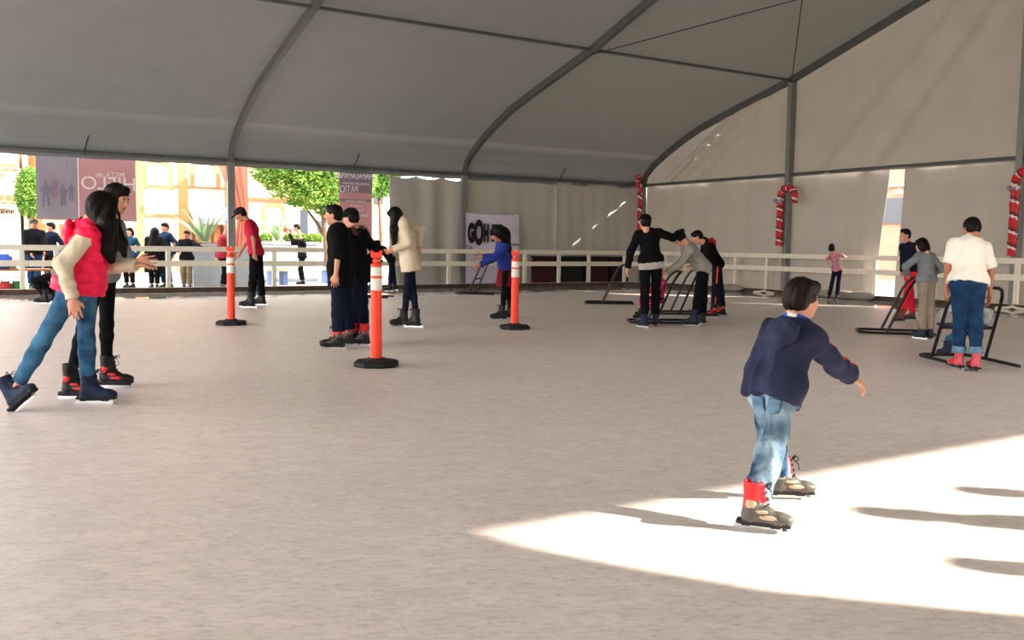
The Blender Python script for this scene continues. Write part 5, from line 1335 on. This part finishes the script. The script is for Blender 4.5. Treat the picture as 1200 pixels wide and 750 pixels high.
# white sweater
person('woman in a long cream sweater with hair hanging forward, right of the nearest orange post', 1.62, 188, (480, 304, 0), (472, 258, -.02), (463, 253, -.02),
    [(472, 383, 0, 192, 0), (486, 383.5, 0, 170, 0)], [(461, 292, -.18, (.4, 0, -1)), (491, 289, .12, (1, 0, .2))],
    top=dict(mat=CREAM, loose=.034, hem=-.17, hemw=1.1, name='sweater', sloose=.022), legs=dict(mat=NAVY, loose=.002, r=.92, wr=.002, cuff=.10), style='black', hair='long', vox=.010, hp=38,
    strands=[((0, -.04, .02), [(462, 270, -.10), (462, 290, -.10)], [(.085, .07), (.07, .03)]), ((0, .0, -.02), [(468, 268, -.12)], [(.08, .05)])])
person('small child in dark clothes bent over an aid by the fence behind the orange post', 1.22, 184, (459, 305, 0), (447, 290, 0), (441.5, 286, 0),
    [(456, 341, 0, 185, 0), (462, 340, 0, 182, 0)], [(437, 302, -.1, (.5, 0, -1)), (437, 301, .2)], top=dict(mat=BLK, loose=.03), legs=dict(mat=NAVY, loose=.015), style='black', vox=.012, hp=15, skin=MT['skin_d'])
# blue jacket and red skirt
person('skater in a blue jacket and dark red skirt beside the middle orange post', 1.5, 190, (592, 311, .05), (589, 283, -.1), (582, 275, -.2),
    [(587, 375, 0, 188, 0), (597, 373, 0, 180, 0)], [(562, 311, -.25, (.4, 0, -1)), (566, 301, .1, (.4, 0, -1))],
    top=dict(mat=cloth('blue_jacket', '27357f'), loose=.03, hem=-.02), legs=dict(mat=BLK, loose=.002, r=.9, wr=.002, skirt=dict(len=.34, w=.17, mat=cloth('dark_red_skirt', '6d1526'))), style='black', hair='long', vox=.010, hp=30, skin=MT['skin_d'],
    strands=[((0, -.05, .03), [(589, 275, -.12), (594, 291, -.1)], [(.12, .15), (.14, .09)])], hat=dict(kind='beanie', mat=BLK2))
# group at the aids
person('skater in a black hoodie and pink banded beanie, back turned, one arm out', 1.62, 95, (763, 306, 0), (760, 270, .0), (756, 261, 0),
    [(754, 383.5, 0, 120, 0), (768, 382.5, 0, 70, 0)], [(735, 316, .06, (-1, -.3, -.2)), (787, 279, .40, (1, 0, -.3))],
    top=dict(mat=BLK2, mat2=cloth('pale_shirt_hem', 'a8a39b'), loose=.025, hem=-.02, hem2=.10, name='hoodie'), legs=dict(mat=BLK, loose=.016, r=1.0), style='navy', hair='short', vox=.010, hp=5, hh=100,
    hat=dict(kind='beanie', mat=BLK2, mat2=cloth('pink_band', 'c98a8c')))
person('small child in a pink puffer jacket sitting on an aid behind the black hoodie', 1.0, 185, (769, 352, .12), (775, 330, .12), (770, 318, .12),
    [(750, 374, .06, 190, 0), (752, 370, .06, 186, 0)], [(757, 340, .0), (758, 338, .25)], top=dict(mat=cloth('hot_pink_puffer', 'e01f5c', rough=.5), loose=.04, puff=.01, name='puffer_jacket'), legs=dict(mat=cloth('pink_tights', 'b04a68'), loose=.01, r=.9), style='black', vox=.011, hp=20, dy=.15, hat=dict(kind='beanie', mat=cloth('rose_hat', '8c2f4a')))
person('skater in a pale grey hoodie with a bun, bending low over an aid', 1.52, 168, (824, 314, .1), (803, 286, -.1), (796, 279, -.12),
    [(812, 382, 0, 170, 0), (822, 380, 0, 120, 0)], [(781, 318, -.25, (.5, 0, -1)), (789, 314, .05, (.5, 0, -1))],
    top=dict(mat=cloth('pale_grey_fleece', '8f8b84', var=.08), loose=.03, hem=-.03, name='hoodie'), legs=dict(mat=BLK, loose=.018, r=1.05), style='teal', hair='bun', vox=.010, hp=38, hh=150)
person('youngster in a black jacket with red hood and orange striped trousers', 1.5, 172, (840, 309, .2), (827, 284, 0), (817, 278, 0),
    [(835, 372, 0, 172, 0), (845, 370, 0, 165, 0)], [(812, 308, -.1), (812, 306, .2)],
    top=dict(mat=BLK, mat2=cloth('red_hood', '9c1f2a'), loose=.025, hood=1.1, hoodm=1), legs=dict(mat=NAVY, mat2=cloth('orange_stripe', 'f05a38'), stripe=True, loose=.018), style='rental', hair='short', vox=.010, hp=30)
# girl at the fence
person('little girl in a pink top and dark flared trousers holding the right fence', 1.02, 70, (981, 317, 0), (977.5, 298, 0), (974.5, 290, 0),
    [(971, 351, 0, 80, 0), (981, 351, 0, 60, 0)], [(972, 311, -.05), (988, 299, .12, (0, -1, -.3))],
    top=dict(mat=cloth('dusty_pink_top', 'b77f8c'), loose=.014, hem=-.02, sleeve=.35, name='top'), legs=dict(mat=NAVY, loose=.010, hem=1.3), style='black', hair='bob', vox=.010, hh=75, hp=2)
# right group
person('boy in a navy jacket and bright red trousers looking left at the right side', 1.32, 195, (1067, 317, 0), (1064, 286, 0), (1060.5, 275.5, 0),
    [(1055, 377, 0, 196, 0), (1068, 375, 0, 185, 0)], [(1060, 322, -.15, (-.6, -.3, 0)), (1057, 324, .1)],
    top=dict(mat=NAVY, loose=.026, hem=-.02), legs=dict(mat=cloth('bright_red_trousers', 'cc2233'), loose=.014, hem=1.1), style='brown', hair='short', vox=.010, hp=2, hh=192, face=True)
person('child in a grey sweater and khaki trousers pushing an aid at the right', 1.24, 115, (1086, 329, .0), (1083.5, 297, .05), (1080, 288, .08),
    [(1079, 397, 0, 125, 0), (1089, 397, 0, 95, 0)], [(1063, 322, .12, (-1, -.3, -.4)), (1090, 322, .2)],
    top=dict(mat=cloth('blue_grey_sweat', '6e7478', var=.1), loose=.022, hem=-.03, name='sweater'), legs=dict(mat=cloth('khaki_cotton', '85786a'), loose=.014), style='teal', hair='bob', vox=.010, hp=22)
wt = person('stout person in a white t-shirt and rolled jeans pushing an aid, back turned', 1.44, 93, (1134.5, 333, .0), (1137, 281, .12), (1138.5, 268, .16),
    [(1122, 433, 0, 95, 0), (1142, 435, 0, 85, 0)], [(1108, 346, .12, (-1, -.2, -.2)), (1160, 345, .12, (1, -.2, -.2))],
    top=dict(mat=WHITE, loose=.030, hem=-.0, hemw=1.02, sleeve=.40, name='t_shirt', wr=.006), legs=dict(mat=DEN_D, mat2=cloth('turned_up_denim', '5d7d96'), turnup=True, loose=.012, r=1.0, cuff=.09, wr=.006), style='rose', hair='short', vox=.009, hp=22, fat=1.24, shw=.175, drop=.085, skin=MT['skin_d'], fs=.95)
person('small child seated on the aid in front of the white t-shirt, jeans showing', 1.05, 93, (1131, 384, .0), (1132, 356, .05), (1132, 344, .05),
    [(1108, 417, .0, 110, 0), (1117, 414, .0, 90, 0)], [(1103, 381, .0, (-1, 0, 0)), (1155, 381, .0, (1, 0, 0))],
    top=dict(mat=cloth('light_grey_fleece', '8e8e8e'), loose=.022), legs=dict(mat=DEN, loose=.012), style='navy', vox=.010, dy=.25, hp=15)

# ------------------------------------------------------------------ spectators on the plaza
def bystander(label, Ht, heading, x, yf, top, legs, hd=None, hands=None, t=None, dx=0, **K):
    """standing figure beyond the fence, feet about pixel (x, yf) on the ground"""
    g = G(x, yf, -.03); k = F_PX / g.y * Ht; yh = yf
    pel = (x + dx * .5, yf - .52 * k, 0); nk = (x + dx, yf - .83 * k, 0); h_ = hd or (x + dx, yf - .925 * k, 0)
    w = .02 * k; hn = hands or [(x - .10 * k, yf - .52 * k, 0), (x + .10 * k, yf - .52 * k, 0)]
    a = math.radians(heading); sx = .05 * k
    ft = [(x - abs(math.sin(a)) * sx, yf, -.03, heading + 8, 0), (x + abs(math.sin(a)) * sx, yf + .2, -.03, heading - 8, 0)]
    if math.sin(a) < 0: ft = ft[::-1]; hn = hn if hands else hn[::-1]
    return person(label, Ht, heading, pel, nk, h_, ft, hn, top=top, legs=legs, style='shoe', vox=K.pop('vox', .013), **K)
bystander('man in a black hooded jacket and cap behind the fence, left of the pink vest', 1.72, -50, 40, 338.5, dict(mat=BLK, loose=.04, hood=1.1), dict(mat=DEN_D, loose=.02), hat=dict(kind='cap', mat=cloth('olive_cap', '3d3a2c')), skin=MT['skin_d'], fat=1.1, hands=[(52, 296, -.15), (36, 297, -.2)])
bystander('dark-haired man in a navy jacket looking over beside the black hooded man', 1.66, -110, 61, 337.5, dict(mat=cloth('deep_navy', '161c30'), loose=.03), dict(mat=BLK, loose=.02), dx=-2, hh=-140, face=True)
bystander('person in a teal blue jacket behind the fence just right of the grey sweater', 1.56, -100, 152, 337, dict(mat=cloth('teal_blue', '1c4158'), loose=.02), dict(mat=BLK, loose=.015), face=True, fat=.9, hair='bob')
bystander('person in a long black coat with long curly hair behind the fence', 1.56, 120, 181, 338, dict(mat=BLK2, loose=.045, hem=-.42, hemw=1.15), dict(mat=BLK, loose=.015), hair='long', fat=1.15,
          strands=[((0, -.05, 0), [(178, 292, -.1), (174, 306, -.1)], [(.11, .14), (.14, .09)])])
bystander('young man with short dark hair in a blue jacket beside the long black hair', 1.70, -120, 196, 337.2, dict(mat=cloth('slate_blue', '1b3048'), loose=.03), dict(mat=DEN_D, loose=.02), face=True, dx=-3)
bystander('person in a black top and khaki trousers leaning on the fence by the planter', 1.50, -92, 219, 338.5, dict(mat=BLK, loose=.03), dict(mat=cloth('khaki_drill', '6c634c'), loose=.02), skin=MT['skin_d'], hands=[(236, 287, -.35, (0, 0, -1)), (205, 288, -.35, (0, 0, -1))], face=True)
bystander('person in a maroon sweater half hidden by the left tent post', 1.60, 10, 262, 339, dict(mat=cloth('maroon_knit', '8a2630'), loose=.05), dict(mat=BLK, loose=.02), fat=1.15, hp=45, hd=(270, 262, 0))
cm = bystander('photographer in a striped black top holding up a red camera behind the fence', 1.55, 190, 354, 333, dict(mat=BLK, loose=.03), dict(mat=BLK, loose=.015), hd=(347.5, 267, 0), hands=[(339, 274, -.12, (.2, 0, -1)), (341, 276, .1, (.2, 0, -1))], skin=MT['skin_d'], hr=0)
b = MB(); c = D(337.5, 270.5, cm['Y0']); b.rbox(c, (.20, .12, .13), Matrix.Rotation(.3, 3, 'Y'), .02); cr_ = b.build('camera', mat_('red_camera', 'd02a22', .5)); tag(cr_, 'bright red box camera held up by the photographer in black', 'camera')
b = MB(); b.lathe(c + Vector((-.10, 0, .02)), [(0, -.05), (.045, -.05), (.045, .02), (0, .02)], 14, Matrix.Rotation(-PI / 2, 3, 'Y')); b.build('lens', MT['black'], cr_)
# three more skaters just right of the view; the low sun throws their shadows across the bright ice
for (tip, Ht, lab) in (((1.58, 4.18), 1.50, 'skater in a dark jacket just right of the view'), ((2.26, 4.58), 1.25, 'child in a blue jacket right of the view, nearest the end wall'), ((1.70, 3.48), 1.30, 'child in a grey jacket right of the view, nearest the open side')):
    s_ = Ht + .07; k_ = s_ / math.tan(SUN_EL); gx = tip[0] + k_ * math.cos(SUN_AZ); gy = tip[1] + k_ * math.sin(SUN_AZ)
    def px(x, y, z):
        v = np.array([x, y, z - CAM_H]); d = v @ _f; return 600 + F_PX * (v @ CR) / d, 375 - F_PX * (v @ CU) / d
    A = lambda z, ox=0: px(gx + ox, gy, z)
    ft = [A(0, -.12), A(0, .12)]
    person(lab, Ht, 100, (*A(.53 * Ht + .05), 0), (*A(.83 * Ht + .05), 0), (*A(.925 * Ht + .06), 0), [(*ft[0], 0, 100, 0), (*ft[1], 0, 95, 0)],
           [(*A(.5 * Ht, -.25), 0), (*A(.5 * Ht, .25), 0)], top=dict(mat=[NAVY, cloth('mid_blue', '30508a'), GREYK][int(Ht * 10) % 3], loose=.03), legs=dict(mat=BLK, loose=.015), vox=.014)
